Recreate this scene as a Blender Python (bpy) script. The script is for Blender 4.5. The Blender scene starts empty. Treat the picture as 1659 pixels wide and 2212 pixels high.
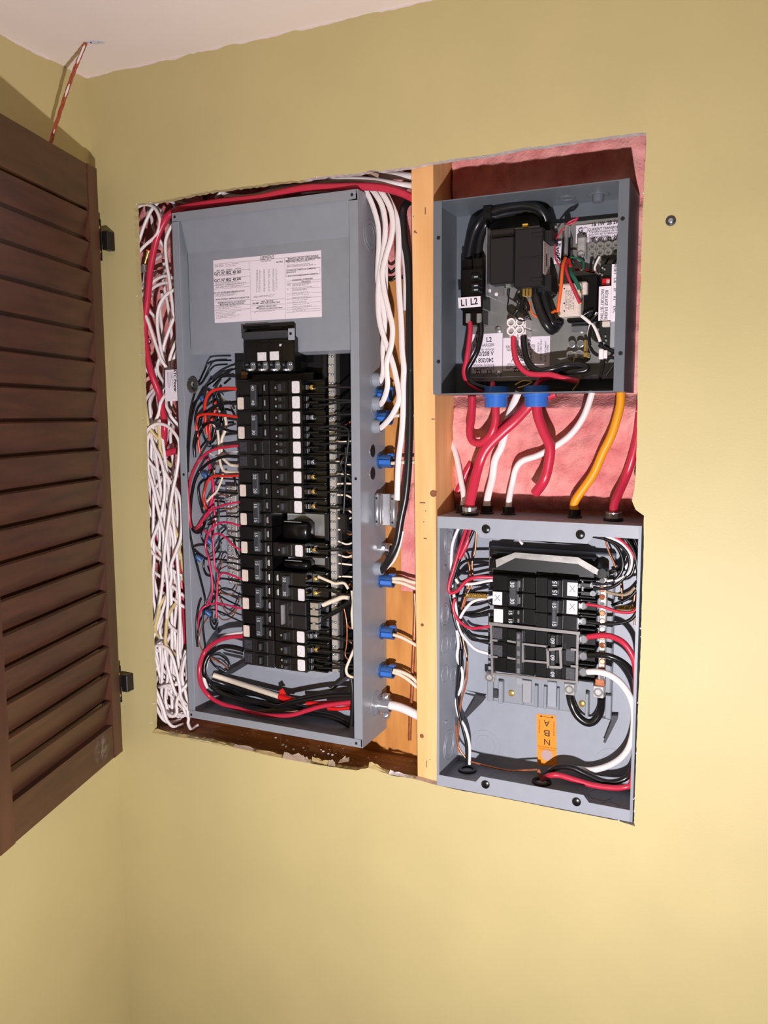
import bpy, bmesh, math, random
from mathutils import Vector, Matrix, noise
random.seed(7)
scene = bpy.context.scene
COL = scene.collection

# ------------------------------------------------------------------ camera
IW, IH = 1659, 2212
FPX = 1771.0
YAW, PITCH, ROLL = .4246, -.1179, -.0056
CAM = Vector((.4887, -1.2012, .0724))
fw = Vector((-math.sin(YAW)*math.cos(PITCH), math.cos(YAW)*math.cos(PITCH), math.sin(PITCH)))
rt = fw.cross(Vector((0, 0, 1))).normalized()
up = rt.cross(fw)
rt, up = rt*math.cos(ROLL)+up*math.sin(ROLL), up*math.cos(ROLL)-rt*math.sin(ROLL)
cd = bpy.data.cameras.new('camera')
cd.sensor_fit = 'VERTICAL'; cd.sensor_height = 36.0
cd.lens = 36.0*FPX/IH
cd.clip_start = .01; cd.clip_end = 50
cam = bpy.data.objects.new('camera', cd)
M = Matrix((rt, up, -fw)).transposed().to_4x4(); M.translation = CAM
cam.matrix_world = M
COL.objects.link(cam)
scene.camera = cam

# ------------------------------------------------------------------ world, lamp, exposure
world = bpy.data.worlds.new('room_ambient'); scene.world = world
world.use_nodes = True
bg = world.node_tree.nodes['Background']
bg.inputs[0].default_value = (1.0, .90, .84, 1); bg.inputs[1].default_value = .045
ld = bpy.data.lights.new('flashlight', 'AREA')
ld.shape = 'DISK'; ld.size = .030; ld.energy = 22.5; ld.color = (1.0, .945, .965)
lamp = bpy.data.objects.new('flashlight', ld)
LP = Vector((.46, -1.09, -.45)); lamp.location = LP
AIM = Vector((-.22, 0, -.22))
lamp.rotation_euler = (AIM-LP).to_track_quat('-Z', 'Y').to_euler()
COL.objects.link(lamp)
scene.view_settings.view_transform = 'Standard'
scene.view_settings.look = 'None'
scene.view_settings.gamma = 1.0
scene.view_settings.use_curve_mapping = False
scene.view_settings.exposure = 0.0

# ------------------------------------------------------------------ pixel helpers (a pixel is a direction; depth is given)
def ray(px, py): return fw + rt*((px-IW/2)/FPX) - up*((py-IH/2)/FPX)
def at(px, py, y=0.0):
    d = ray(px, py); return CAM + d*((y-CAM.y)/d.y)
def atx(px, py, x):
    d = ray(px, py); return CAM + d*((x-CAM.x)/d.x)
def atz(px, py, z):
    d = ray(px, py); return CAM + d*((z-CAM.z)/d.z)
CROP = dict(A=(280,360,3.95), B=(660,360,5.027), C=(280,760,5.184), D=(560,760,4.1475), E=(290,1160,5.027), F=(560,1140,4.1475),
            G=(920,280,3.318), H=(920,840,3.318), I=(920,1100,3.318), J=(920,1440,3.318), K=(980,440,6.9125), L=(1180,440,5.82),
            M=(440,530,5.925), N=(500,690,5.925), O=(500,980,5.925), P=(500,1220,5.925), Q=(0,0,3.95), R=(0,240,3.951), S=(0,1300,3.688),
            T=(280,1520,2.44), U=(760,760,5.027), V=(760,1160,4.424), W=(280,420,6.143), X=(290,880,6.146), Y=(300,1220,6.146),
            a=(400,760,6.146), b=(400,1080,6.146), c=(400,1360,4.1475))
def px(c, x, y):
    o = CROP[c]; return o[0]+x/o[2], o[1]+y/o[2]
def P(c, x, y, d=0.0): return at(*px(c, x, y), d)
def path(c, pts, d=None):
    out = []; last = d
    for p in pts:
        if len(p) > 2: last = p[2]
        out.append(P(c, p[0], p[1], last))
    return out

# ------------------------------------------------------------------ materials
def lin(c): return tuple(((v/255)/12.92 if v/255 <= .04045 else ((v/255+.055)/1.055)**2.4) for v in c)
MATS = {}
def mat(name, rgb, rough=.5, metal=0.0, var=.0, vscale=30, rgb2=None, bump=0, bscale=200, coat=0, spec=.5, trans=0, alpha=1, stretch=None, sub=0):
    if name in MATS: return MATS[name]
    m = bpy.data.materials.new(name); m.use_nodes = True
    nt = m.node_tree; b = nt.nodes['Principled BSDF']
    b.inputs['Base Color'].default_value = (*lin(rgb), 1)
    b.inputs['Roughness'].default_value = rough; b.inputs['Metallic'].default_value = metal
    b.inputs['Specular IOR Level'].default_value = spec
    b.inputs['Coat Weight'].default_value = coat
    b.inputs['Alpha'].default_value = alpha
    b.inputs['Transmission Weight'].default_value = trans
    if sub: b.inputs['Subsurface Weight'].default_value = sub; b.inputs['Subsurface Radius'].default_value = (.01, .004, .003)
    if rgb2 or var or bump:
        tc = nt.nodes.new('ShaderNodeTexCoord'); mp = nt.nodes.new('ShaderNodeMapping')
        nt.links.new(tc.outputs['Object'], mp.inputs[0])
        if stretch: mp.inputs['Scale'].default_value = stretch
    if rgb2 or var:
        n = nt.nodes.new('ShaderNodeTexNoise'); n.inputs['Scale'].default_value = vscale; n.inputs['Detail'].default_value = 6
        nt.links.new(mp.outputs[0], n.inputs['Vector'])
        r = nt.nodes.new('ShaderNodeValToRGB'); r.color_ramp.elements[0].position = .32; r.color_ramp.elements[1].position = .68
        c2 = rgb2 if rgb2 else tuple(max(0, v*(1-var)) for v in rgb)
        r.color_ramp.elements[0].color = (*lin(c2), 1); r.color_ramp.elements[1].color = (*lin(rgb), 1)
        nt.links.new(n.outputs['Fac'], r.inputs[0]); nt.links.new(r.outputs[0], b.inputs['Base Color'])
    if bump:
        n2 = nt.nodes.new('ShaderNodeTexNoise'); n2.inputs['Scale'].default_value = bscale; n2.inputs['Detail'].default_value = 4
        nt.links.new(mp.outputs[0], n2.inputs['Vector'])
        bp = nt.nodes.new('ShaderNodeBump'); bp.inputs['Strength'].default_value = bump; bp.inputs['Distance'].default_value = .002
        nt.links.new(n2.outputs['Fac'], bp.inputs['Height']); nt.links.new(bp.outputs[0], b.inputs['Normal'])
    MATS[name] = m; return m

PAINT = mat('olive_wall_paint', (197, 182, 130), .55, var=.03, vscale=6, bump=.10, bscale=350)
GYPSUM = mat('gypsum_edge', (225, 212, 208), .9, var=.15, vscale=120, bump=.5, bscale=600)
CEIL = mat('ceiling_paint', (242, 228, 222), .8, var=.02, vscale=5, bump=.1, bscale=300)
FLOOR = mat('floor_boards', (120, 95, 70), .6, var=.2)
STUD = mat('pine_stud', (238, 186, 128), .6, rgb2=(226, 168, 106), vscale=9, stretch=(6, 6, .6), bump=.1)
PLY = mat('plywood_backer', (205, 142, 72), .6, rgb2=(184, 120, 56), vscale=12, stretch=(5, 5, 1), bump=.1)
SILLW = mat('rough_sill_wood', (168, 122, 76), .75, rgb2=(122, 84, 50), vscale=14, stretch=(1, 5, 5), bump=.3)
PINK = mat('pink_fibreglass', (240, 172, 166), .95, rgb2=(206, 114, 114), vscale=17, bump=.9, bscale=260, spec=.15)
GREY = mat('grey_enamel', (140, 145, 154), .36, var=.03, vscale=40)
GREYI = mat('grey_enamel_light', (152, 157, 168), .38, var=.03, vscale=40)
GREYD = mat('dark_grey_enamel', (104, 110, 118), .36, var=.03, vscale=40)
BLACK = mat('black_phenolic', (15, 14, 15), .26, var=.2, vscale=60)
BLACKM = mat('black_phenolic_matte', (25, 24, 26), .42)
CHAR = mat('charcoal_plastic', (54, 55, 60), .4)
STEEL = mat('zinc_steel', (200, 200, 205), .20, .75, var=.12, vscale=50)
ALU = mat('tinned_bar', (206, 203, 200), .28, .45, var=.15, vscale=80)
GALV = mat('galvanised_plate', (164, 163, 160), .30, .45, var=.12, vscale=18)
BRASS = mat('brass', (212, 176, 96), .28, .7)
COPPER = mat('bare_copper', (206, 126, 88), .28, .6, var=.2, vscale=90)
COPPERD = mat('painted_copper', (176, 88, 60), .5, .3, rgb2=(150, 70, 48), vscale=300)
WHITE = mat('white_sheath', (238, 228, 228), .38, var=.03, vscale=60)
CREAM = mat('cream_sheath', (226, 212, 192), .4)
YELW = mat('aged_yellow_sheath', (206, 186, 130), .5)
RED = mat('red_sheath', (192, 42, 68), .32)
REDO = mat('orange_red_insulation', (214, 48, 34), .3)
MAG = mat('magenta_insulation', (206, 36, 84), .3)
BLK = mat('black_insulation', (20, 19, 21), .28)
BLKC = mat('black_cable_jacket', (26, 26, 29), .32)
ORANGE = mat('orange_insulation', (236, 100, 40), .35)
YELO = mat('yellow_orange_sheath', (232, 152, 20), .4)
GREEN = mat('green_insulation', (20, 92, 72), .35)
BLUE = mat('blue_plastic', (56, 98, 160), .38, var=.25, vscale=90)
BLUED = mat('blue_plastic_bright', (52, 108, 196), .35)
STICK = mat('sticker_white', (230, 225, 229), .5, rgb2=(206, 202, 207), vscale=260)
STICKC = mat('sticker_cream', (222, 206, 196), .5, rgb2=(204, 188, 178), vscale=260)
PAPER = mat('label_paper', (232, 222, 232), .45)
INK = mat('ink_black', (30, 26, 34), .6)
INKG = mat('ink_grey', (128, 118, 128), .6)
INKL = mat('ink_light', (168, 160, 168), .6)
NUMB = mat('numeral_silver', (176, 182, 190), .5)
OGLAB = mat('orange_label', (240, 140, 20), .5)
WOODD = mat('dark_stained_wood', (90, 54, 39), .40, rgb2=(66, 39, 28), vscale=10, stretch=(3, 3, .5), bump=.15)
WOODS = mat('dark_stained_slat', (84, 51, 36), .38, rgb2=(64, 40, 29), vscale=9, stretch=(1, 1, 8), bump=.12)
HINGE = mat('hinge_black', (34, 30, 28), .4, .3)
CRWHITE = mat('white_ceramic', (236, 226, 228), .4)
IVORY = mat('ivory_plastic', (214, 200, 190), .4)
CLEAR = mat('frosted_plastic', (170, 166, 160), .3, alpha=.45)
DIPRED = mat('dip_red', (200, 20, 24), .35)
PCB = mat('board_black', (20, 26, 24), .4)
VOID = mat('cavity_dark', (46, 26, 22), .9)
DUST = mat('dust_white', (226, 216, 214), .9)
TAPE = mat('torn_tape', (200, 178, 158), .3, alpha=.55)
TORN = mat('torn_paint', (196, 176, 116), .6, rgb2=(176, 150, 110), vscale=80)
TAPER = mat('red_tape', (214, 28, 30), .35)
GREYP = mat('grey_plastic', (150, 152, 158), .4)
HOLE = mat('hole_dark', (14, 12, 12), .8)

# ------------------------------------------------------------------ mesh builder
class MB:
    def __init__(s): s.v = []; s.f = []; s.m = []
    def add(s, vs, fs, mi=0):
        o = len(s.v); s.v += [tuple(p) for p in vs]; s.f += [tuple(i+o for i in f) for f in fs]; s.m += [mi]*len(fs); return s
    def box(s, x0, x1, y0, y1, z0, z1, mi=0):
        return s.add([(x0,y0,z0),(x1,y0,z0),(x1,y1,z0),(x0,y1,z0),(x0,y0,z1),(x1,y0,z1),(x1,y1,z1),(x0,y1,z1)],
                     [(0,3,2,1),(4,5,6,7),(0,1,5,4),(1,2,6,5),(2,3,7,6),(3,0,4,7)], mi)
    def cbox(s, x0, x1, y0, y1, z0, z1, c=.0008, mi=0):
        c = min(c, (x1-x0)*.45, (y1-y0)*.45, (z1-z0)*.45)
        vs = []; ix = {}
        for X in (0,1):
            for Y in (0,1):
                for Z in (0,1):
                    x = (x0,x1)[X]; y = (y0,y1)[Y]; z = (z0,z1)[Z]
                    dx = c*(1-2*X); dy = c*(1-2*Y); dz = c*(1-2*Z)
                    for k, p in enumerate(((x, y+dy, z+dz), (x+dx, y, z+dz), (x+dx, y+dy, z))):
                        ix[X,Y,Z,k] = len(vs); vs.append(p)
        F = []
        def q(*k): F.append(tuple(ix[i] for i in k))
        for X in (0,1):
            r = [(X,0,0,0),(X,0,1,0),(X,1,1,0),(X,1,0,0)]; q(*(r if X == 0 else r[::-1]))
            r = [(0,X,0,1),(1,X,0,1),(1,X,1,1),(0,X,1,1)]; q(*(r if X == 0 else r[::-1]))
            r = [(0,0,X,2),(0,1,X,2),(1,1,X,2),(1,0,X,2)]; q(*(r if X == 0 else r[::-1]))
        for A in (0,1):
            for B in (0,1):
                q((A,B,0,0),(A,B,0,1),(A,B,1,1),(A,B,1,0)); q((A,0,B,0),(A,0,B,2),(A,1,B,2),(A,1,B,0)); q((0,A,B,1),(0,A,B,2),(1,A,B,2),(1,A,B,1))
                for C in (0,1): q((A,B,C,0),(A,B,C,1),(A,B,C,2))
        return s.add(vs, F, mi)
    def tube(s, pts, r, n=8, flat=1.0, cap=True, mi=0):
        pts = [Vector(p) for p in pts]; vs = []; fs = []
        N = None
        for i, p in enumerate(pts):
            t = (pts[min(i+1, len(pts)-1)]-pts[max(i-1, 0)])
            if t.length < 1e-9: t = Vector((0, 0, 1))
            t.normalize()
            if N is None:
                N = Vector((0, 1, 0)); N = N - t*N.dot(t)
                if N.length < .2: N = Vector((1, 0, 0)) - t*t.x
            else: N = N - t*N.dot(t)
            N.normalize(); B = t.cross(N)
            rr = r[i] if isinstance(r, (list, tuple)) else r
            for k in range(n):
                a = 2*math.pi*k/n
                vs.append(p + N*(math.cos(a)*rr*flat) + B*(math.sin(a)*rr))
        for i in range(len(pts)-1):
            for k in range(n):
                a = i*n+k; b = i*n+(k+1) % n
                fs.append((a, b, b+n, a+n))
        if cap: fs.append(tuple(range(n-1, -1, -1))); fs.append(tuple((len(pts)-1)*n+k for k in range(n)))
        return s.add(vs, fs, mi)
    def cyl(s, p0, p1, r0, r1=None, n=14, mi=0):
        r1 = r0 if r1 is None else r1
        return s.tube([p0, p1], [r0, r1], n, mi=mi)
    def lathe(s, o, ax, prof, n=16, mi=0, close=False):
        o = Vector(o); ax = Vector(ax).normalized()
        a = Vector((0, 0, 1)) if abs(ax.z) < .9 else Vector((1, 0, 0))
        u = ax.cross(a).normalized(); w = ax.cross(u); vs = []; fs = []
        for (h, r) in prof:
            for k in range(n):
                t = 2*math.pi*k/n; vs.append(o+ax*h+u*(math.cos(t)*r)+w*(math.sin(t)*r))
        m = len(prof)
        for i in range(m if close else m-1):
            j = (i+1) % m
            for k in range(n): fs.append((i*n+k, j*n+k, j*n+(k+1) % n, i*n+(k+1) % n))
        if not close: fs.append(tuple(range(n))); fs.append(tuple((m-1)*n+k for k in range(n-1, -1, -1)))
        return s.add(vs, fs, mi)
    def ring(s, o, ax, r, w=.0008, h=.0008, n=26, mi=0):
        return s.lathe(o, ax, [(-.0006, r-w), (h, r-w*.6), (h, r+w*.6), (-.0006, r+w)], n, mi, close=True)
    def prism(s, poly, y0, y1, mi=0):      # poly of (x, z), extruded along y
        n = len(poly); vs = [(x, y0, z) for x, z in poly]+[(x, y1, z) for x, z in poly]
        a = sum(poly[i][0]*poly[(i+1) % n][1]-poly[(i+1) % n][0]*poly[i][1] for i in range(n))
        fs = [tuple(range(n)), tuple(range(2*n-1, n-1, -1))]+[(i, i+n, (i+1) % n+n, (i+1) % n) for i in range(n)]
        if a < 0: fs = [f[::-1] for f in fs]
        return s.add(vs, fs, mi)
    def slab(s, pts, th, mi=0):            # a thin plate over a 3-D polygon
        pts = [Vector(p) for p in pts]; nrm = (pts[1]-pts[0]).cross(pts[-1]-pts[0]).normalized()
        if nrm.dot(CAM-pts[0]) < 0: nrm = -nrm
        n = len(pts); vs = [p+nrm*th for p in pts]+pts
        return s.add(vs, [tuple(range(n)), tuple(range(2*n-1, n-1, -1))]+[(i, i+n, (i+1) % n+n, (i+1) % n) for i in range(n)], mi)
    def mesh(s, name, mats, smooth=False, off=(0, 0, 0)):
        me = bpy.data.meshes.new(name)
        me.from_pydata([(x-off[0], y-off[1], z-off[2]) for x, y, z in s.v], [], s.f)
        for m in (mats if isinstance(mats, (list, tuple)) else [mats]): me.materials.append(m)
        for p, i in zip(me.polygons, s.m): p.material_index = i
        if smooth:
            for p in me.polygons: p.use_smooth = True
        bm = bmesh.new(); bm.from_mesh(me); bmesh.ops.recalc_face_normals(bm, faces=bm.faces); bm.to_mesh(me); bm.free()
        if smooth: me.set_sharp_from_angle(angle=math.radians(50))
        me.update(); return me

WL = {}
def obj(name, me, parent=None, loc=(0, 0, 0)):
    o = bpy.data.objects.new(name, me); COL.objects.link(o)
    o.location = loc
    WL[o] = Vector(loc) + (WL[parent] if parent else Vector())
    if parent: o.parent = parent
    return o
def tag(o, label=None, cat=None, group=None, kind=None):
    if label: o['label'] = label
    if cat: o['category'] = cat
    if group: o['group'] = group
    if kind: o['kind'] = kind
    return o
def thing(name, label, cat, loc, group=None):
    return tag(obj(name, None, None, loc), label, cat, group)
def part(mb, name, m, parent, smooth=False, label=None, kind=None):   # builder in world coordinates -> child mesh
    o = obj(name, mb.mesh(name, m, smooth, WL[parent]), parent)
    if label: o['label'] = label
    if kind: o['kind'] = kind
    return o
def solo(mb, name, m, label, cat, group=None, smooth=False, kind=None):
    xs = [v[0] for v in mb.v]; ys = [v[1] for v in mb.v]; zs = [v[2] for v in mb.v]
    c = ((min(xs)+max(xs))/2, (min(ys)+max(ys))/2, min(zs))
    return tag(obj(name, mb.mesh(name, m, smooth, c), None, c), label, cat, group, kind)
def struct(mb, name, m, smooth=False):
    return tag(obj(name, mb.mesh(name, m, smooth)), kind='structure')
def spline(pts, k=6):
    pts = [Vector(p) for p in pts]; out = []
    for i in range(len(pts)-1):
        p0 = pts[max(i-1, 0)]; p1 = pts[i]; p2 = pts[i+1]; p3 = pts[min(i+2, len(pts)-1)]
        for j in range(k):
            t = j/k
            out.append(.5*((2*p1)+(p2-p0)*t+(2*p0-5*p1+4*p2-p3)*t*t+(3*p1-p0-3*p2+p3)*t**3))
    out.append(pts[-1]); return out
def wire(c, pts, r, m, label, d=None, name='wire', cat='wire', group=None, flat=1.0, n=8, k=6):
    p = path(c, pts, d) if c else list(pts)
    if not c:
        q = [p[0]]
        for v in p[1:]:
            if (Vector(v)-Vector(q[-1])).length > .009: q.append(v)
        p = q if len(q) > 1 else p
    return solo(MB().tube(spline(p, k), r, n, flat), name, m, label, cat, group, smooth=True)

TXT = {}
def text_mesh(s, size, m, rot=0.0, bold=0.0, sx=1.0, align='CENTER', wid=None):
    key = (s, size, m.name, rot, bold, sx, align, wid)
    if key in TXT: return TXT[key]
    cu = bpy.data.curves.new('lettering', 'FONT'); cu.body = s; cu.size = size; cu.align_x = align; cu.align_y = 'CENTER'; cu.offset = bold*size
    cu.resolution_u = 3
    o = bpy.data.objects.new('lettering', cu); COL.objects.link(o)
    me = bpy.data.meshes.new_from_object(o.evaluated_get(bpy.context.evaluated_depsgraph_get()))
    bpy.data.objects.remove(o); bpy.data.curves.remove(cu)
    ca, sa = math.cos(rot), math.sin(rot)
    if wid:
        xs = [v.co.x for v in me.vertices]; sx = wid/(max(xs)-min(xs))
    for v in me.vertices:
        x, y = v.co.x*sx, v.co.y
        v.co = (x*ca-y*sa, 0, x*sa+y*ca)
    me.materials.clear(); me.materials.append(m); me.name = 'lettering'
    TXT[key] = me; return me
def text(parent, s, p, size, m=None, rot=0, bold=0.02, sx=1.0, align='CENTER', name='lettering', wid=None):
    me = text_mesh(s, size, m or INK, rot, bold, sx, align, wid)
    return obj(name, me, parent, Vector(p)-WL[parent])
def screw_mb(p, ax, r, h=.002, slot=True):
    b = MB().lathe(p, ax, [(0, r), (h*.6, r), (h, r*.65)], 12)
    return b

# ================================================================== SETTING
XC, ZC, ZF = -.638, .679, -1.75
cut_px = [(289,440),(331,436),(381,427),(422,419),(457,412),(498,407),(553,400),(594,394),(655,389),(686,383),(720,379),(755,376),(789,372),(799,367),(823,370),(839,366),(859,364),(887,361),
          (920,354),(968,345),(1056,334),(1131,319),(1179,315),(1267,301),(1372,287.5),(1396,286),(1395,330),(1391,400),(1387,500),(1383,640),(1378,760),(1377,850),(1376,950),(1373,1020),(1370,1060),(1365,1082),
          (1373,1101),(1391,1114),(1390.5,1171),(1390,1190),(1386,1311),(1384,1401),(1378,1530),(1372.5,1681),(1369.5,1777),(1372,1785),(1336,1773),(1221,1751),(1131,1733),(1049,1717),(995,1707.5),(944,1696),
          (895,1683),(841,1674),(800,1657),(768,1664),(740,1660),(690,1653),(608,1637),(526,1618),(444,1600),(382,1590),(329,1581),(330,1532),(328.5,1461),(321,1334),(319,1236),(314,1140),(310,1026),(307,896),(305,795),(299,664),(292.7,562),(290,481)]
cut0 = [at(x, y, 0) for x, y in cut_px]
cut = []
for i, p in enumerate(cut0):                       # ragged knife cut: small random steps between the measured corners
    q = cut0[(i+1) % len(cut0)]; n = max(1, int((q-p).length/.006)); d = (q-p)
    nrm = Vector((-d.z, 0, d.x)).normalized() if d.length > 0 else Vector()
    amp = .0011 if p.z > .35 and p.x < .02 else (.0007 if p.z < -.5 and p.x < .02 else .0003)
    for k in range(n):
        cut.append(p+d*(k/n)+nrm*(random.uniform(-1, 1)*amp if k else 0))
bm = bmesh.new()
outer = [(XC-.02, ZF), (1.9, ZF), (1.9, ZC+.02), (XC-.02, ZC+.02)]
def loop(pts, y):
    vs = [bm.verts.new((x, y, z)) for x, z in pts]
    return vs, [bm.edges.new((vs[i], vs[(i+1) % len(vs)])) for i in range(len(vs))]
vo, eo = loop(outer, 0); vi, ei = loop([(p.x, p.z) for p in cut], 0)
bmesh.ops.triangle_fill(bm, use_beauty=True, use_dissolve=False, edges=eo+ei)
for f in bm.faces:
    f.normal_update()
    if f.normal.y > 0: f.normal_flip()
back = [bm.verts.new((v.co.x+random.uniform(-.0003, .0003), .0127, v.co.z+random.uniform(-.0003, .0003))) for v in vi]
for i in range(len(vi)):
    j = (i+1) % len(vi); f = bm.faces.new((vi[i], vi[j], back[j], back[i])); f.material_index = 1 if vi[i].co.x > .0 or (vi[i].co.z > .4 and vi[i].co.x > -.2) else 2
vb, eb = loop(outer, .0127)
eb2 = [bm.edges.get((back[i], back[(i+1) % len(back)])) for i in range(len(back))]
r = bmesh.ops.triangle_fill(bm, use_beauty=True, use_dissolve=False, edges=eb+eb2)
for g in r['geom']:
    if isinstance(g, bmesh.types.BMFace): g.material_index = 1
me = bpy.data.meshes.new('wall_back'); bm.to_mesh(me); bm.free()
# wall paint with the wavy brushed line where it meets the ceiling colour
PW = PAINT.copy(); PW.name = 'olive_wall_paint_cut_in'
nt = PW.node_tree; bs = nt.nodes['Principled BSDF']; src = bs.inputs['Base Color'].links[0].from_socket
tc = nt.nodes.new('ShaderNodeTexCoord'); sp = nt.nodes.new('ShaderNodeSeparateXYZ'); nz = nt.nodes.new('ShaderNodeTexNoise')
nz.inputs['Scale'].default_value = 16; nz.inputs['Detail'].default_value = 5
ma = nt.nodes.new('ShaderNodeMath'); ma.operation = 'MULTIPLY_ADD'; ma.inputs[1].default_value = .018
gt = nt.nodes.new('ShaderNodeMath'); gt.operation = 'GREATER_THAN'; gt.inputs[1].default_value = .6862
mx = nt.nodes.new('ShaderNodeMixRGB'); mx.inputs[2].default_value = (*lin((226, 212, 208)), 1)
nt.links.new(tc.outputs['Object'], sp.inputs[0]); nt.links.new(tc.outputs['Object'], nz.inputs['Vector'])
nt.links.new(nz.outputs['Fac'], ma.inputs[0]); nt.links.new(sp.outputs['Z'], ma.inputs[2]); nt.links.new(ma.outputs[0], gt.inputs[0])
nt.links.new(gt.outputs[0], mx.inputs[0]); nt.links.new(src, mx.inputs[1]); nt.links.new(mx.outputs[0], bs.inputs['Base Color'])
me.materials.append(PW); me.materials.append(GYPSUM); me.materials.append(PAINT)
wall_back = tag(obj('wall_back', me), kind='structure')
struct(MB().box(XC-.1, XC, -3.2, 0, ZF, ZC), 'wall_left', PW)
struct(MB().box(XC-.1, 1.9, -3.2, .2, ZC, ZC+.1), 'ceiling', CEIL)
struct(MB().box(XC-.1, 1.9, -3.2, .2, ZF-.1, ZF), 'floor', FLOOR)
struct(MB().box(XC-.1, 1.9, .17, .2, ZF, ZC), 'wall_light_stop', VOID)  # dark sheathing added behind the cavity to keep ambient light from leaking in
struct(MB().box(1.9, 2.0, -3.2, .2, ZF, ZC), 'wall_right', PAINT)
# lumps of broken gypsum and curls of torn face paper along the cut, part of the wall
tb = MB(); pb = MB()
for i in range(110):
    p = random.choice(cut)
    if (p.z > .3 and p.x > .05 and random.random() < .8) or (p.x < 0 and random.random() < .75): continue
    s = random.uniform(.0005, .0015)
    if p.z < -.52 and p.x > .02: s *= 1.3
    tb.lathe((p.x+random.uniform(-.002, .002), -.0003, p.z+random.uniform(-.002, .002)), (random.uniform(-.3, .3), -1, random.uniform(-.3, .3)), [(-.001, s), (s*.6, s*.8), (s, s*.3)], 5)
part(tb, 'gypsum_crumbs', DUST, wall_back, kind='stuff')
def torn(c, pts, d0=-.001, d1=.012, m=TORN):
    n2 = len(pts)//2; low = pts[:n2]; hi = pts[n2:][::-1]
    edge = []
    for k in range(6):
        f = k/5; a = (low[0][0]+(low[-1][0]-low[0][0])*f, low[0][1]+(low[-1][1]-low[0][1])*f); e = (hi[0][0]+(hi[-1][0]-hi[0][0])*f, hi[0][1]+(hi[-1][1]-hi[0][1])*f)
        w = random.uniform(.25, .75); edge.append((a[0]+(e[0]-a[0])*w, a[1]+(e[1]-a[1])*w))
    q = [P(c, low[0][0], low[0][1]+3, d0), P(c, low[-1][0], low[-1][1]+3, d0)]+[P(c, x, y, d1*.4) for x, y in edge[::-1]]
    part(MB().slab(q, .0004), 'torn_paper', m, wall_back)
for pts, m in (([(120,150),(250,172),(255,150),(125,118)], TORN), ([(250,172),(300,180),(310,160),(262,148)], TORN), ([(310,185),(420,205),(415,180),(320,168)], TAPE), ([(430,206),(540,228),(530,205),(440,190)], TORN),
               ([(545,228),(650,250),(660,222),(560,205)], TAPE), ([(660,255),(800,284),(810,245),(690,225)], TORN), ([(805,285),(905,305),(950,258),(825,230)], TAPE), ([(910,305),(955,312),(955,262),(900,248)], TAPE),
               ([(960,300),(1040,320),(1060,282),(965,268)], TORN), ([(1045,322),(1085,328),(1080,285),(1050,275)], TAPE), ([(1100,310),(1155,302),(1165,240),(1135,262)], TAPE), ([(1260,335),(1360,362),(1320,312),(1265,285)], TORN),
               ([(1365,370),(1500,392),(1480,365),(1380,335)], GYPSUM)):
    torn('T', pts, m=m)
torn('B', [(660,60),(790,120),(800,30),(665,40)], -.0015, .004, TAPE)
# wall screw
t = thing('wall_screw', 'small round grey screw anchor in the bare olive wall beside the opening', 'screw', at(1449, 477, 0))
part(MB().lathe(at(1449, 477, -.0002), (0, -1, 0), [(0, .0068), (.0012, .0066), (.0018, .0045)], 16), 'anchor_collar', CHAR, t)
part(MB().lathe(at(1449, 477, -.0018), (0, -1, 0), [(0, .0034), (.001, .0032), (.0016, .0016)], 12), 'screw_head', STEEL, t)

# stud, backer board, sill
def stud_x(z): return .0068+(.452-z)/.982*.0098
z0, z1 = -.62, .60; hw = .0178
sb = MB(); a, b = stud_x(z0), stud_x(z1)
sb.add([(a-hw,.0135,z0),(a+hw,.0135,z0),(a+hw,.102,z0),(a-hw,.102,z0),(b-hw,.0135,z1),(b+hw,.0135,z1),(b+hw,.102,z1),(b-hw,.102,z1)],
       [(0,3,2,1),(4,5,6,7),(0,1,5,4),(1,2,6,5),(2,3,7,6),(3,0,4,7)])
stud = thing('wall_stud', 'bare pine wall stud standing upright between the large panel and the two boxes', 'stud', (a, .058, z0))
part(sb, 'timber', STUD, stud)
for cx, cy, rx in ((936,1066,.006),(912,1350,.003),(911,1590,.004),(896,500,.002)):
    p = at(cx, cy, .0133); part(MB().lathe(p, (0, -1, 0), [(-.0004, rx), (.0003, rx*.8), (.0003, rx*.2)], 14), 'knot', mat('knot_brown', (150, 92, 52), .6, var=.4, vscale=200), stud)
for c, x, y, w, h in (('B',1300,480,8,60),('D',1558,603,26,8),('D',1463,1352,44,8),('D',1490,1425,8,8),('D',1473,1523,8,8),('D',1487,1672,26,7),('B',1172,540,8,8),('B',1202,716,12,12),('V',712,2170,6,60),('V',748,2128,8,8)):
    p = P(c, x, y, .0133); s = CROP[c][2]; part(MB().cbox(p.x-w/s*.00045, p.x+w/s*.00045, .0130, .0139, p.z-h/s*.00045, p.z+h/s*.00045), 'pencil_mark', mat('graphite', (96, 78, 72), .7), stud)
solo(MB().cbox(-.475, -.013, .1035, .118, -.60, .300, .001), 'backer_board', PLY, 'orange toned plywood backer board fixed behind the large panel', 'board')
solo(MB().cbox(-.62, -.013, .0135, .1025, -.585, -.5375, .001), 'sill_board', SILLW, 'dusty brown wooden sill board lying below the large panel', 'board')
# crumbs on the sill
cb = MB()
for i in range(90):
    x = random.uniform(-.545, -.03); y = random.uniform(.014, .095); s = random.choice((.0007, .001, .0014, .0022))
    cb.lathe((x, y, -.5376), (random.uniform(-.4, .4), random.uniform(-.4, .4), 1), [(0, s), (s*.8, s*.9), (s*1.2, s*.3)], 5)
solo(cb, 'plaster_crumbs', DUST, 'white plaster crumbs scattered on the wooden sill below the large panel', 'debris', kind='stuff')

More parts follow.
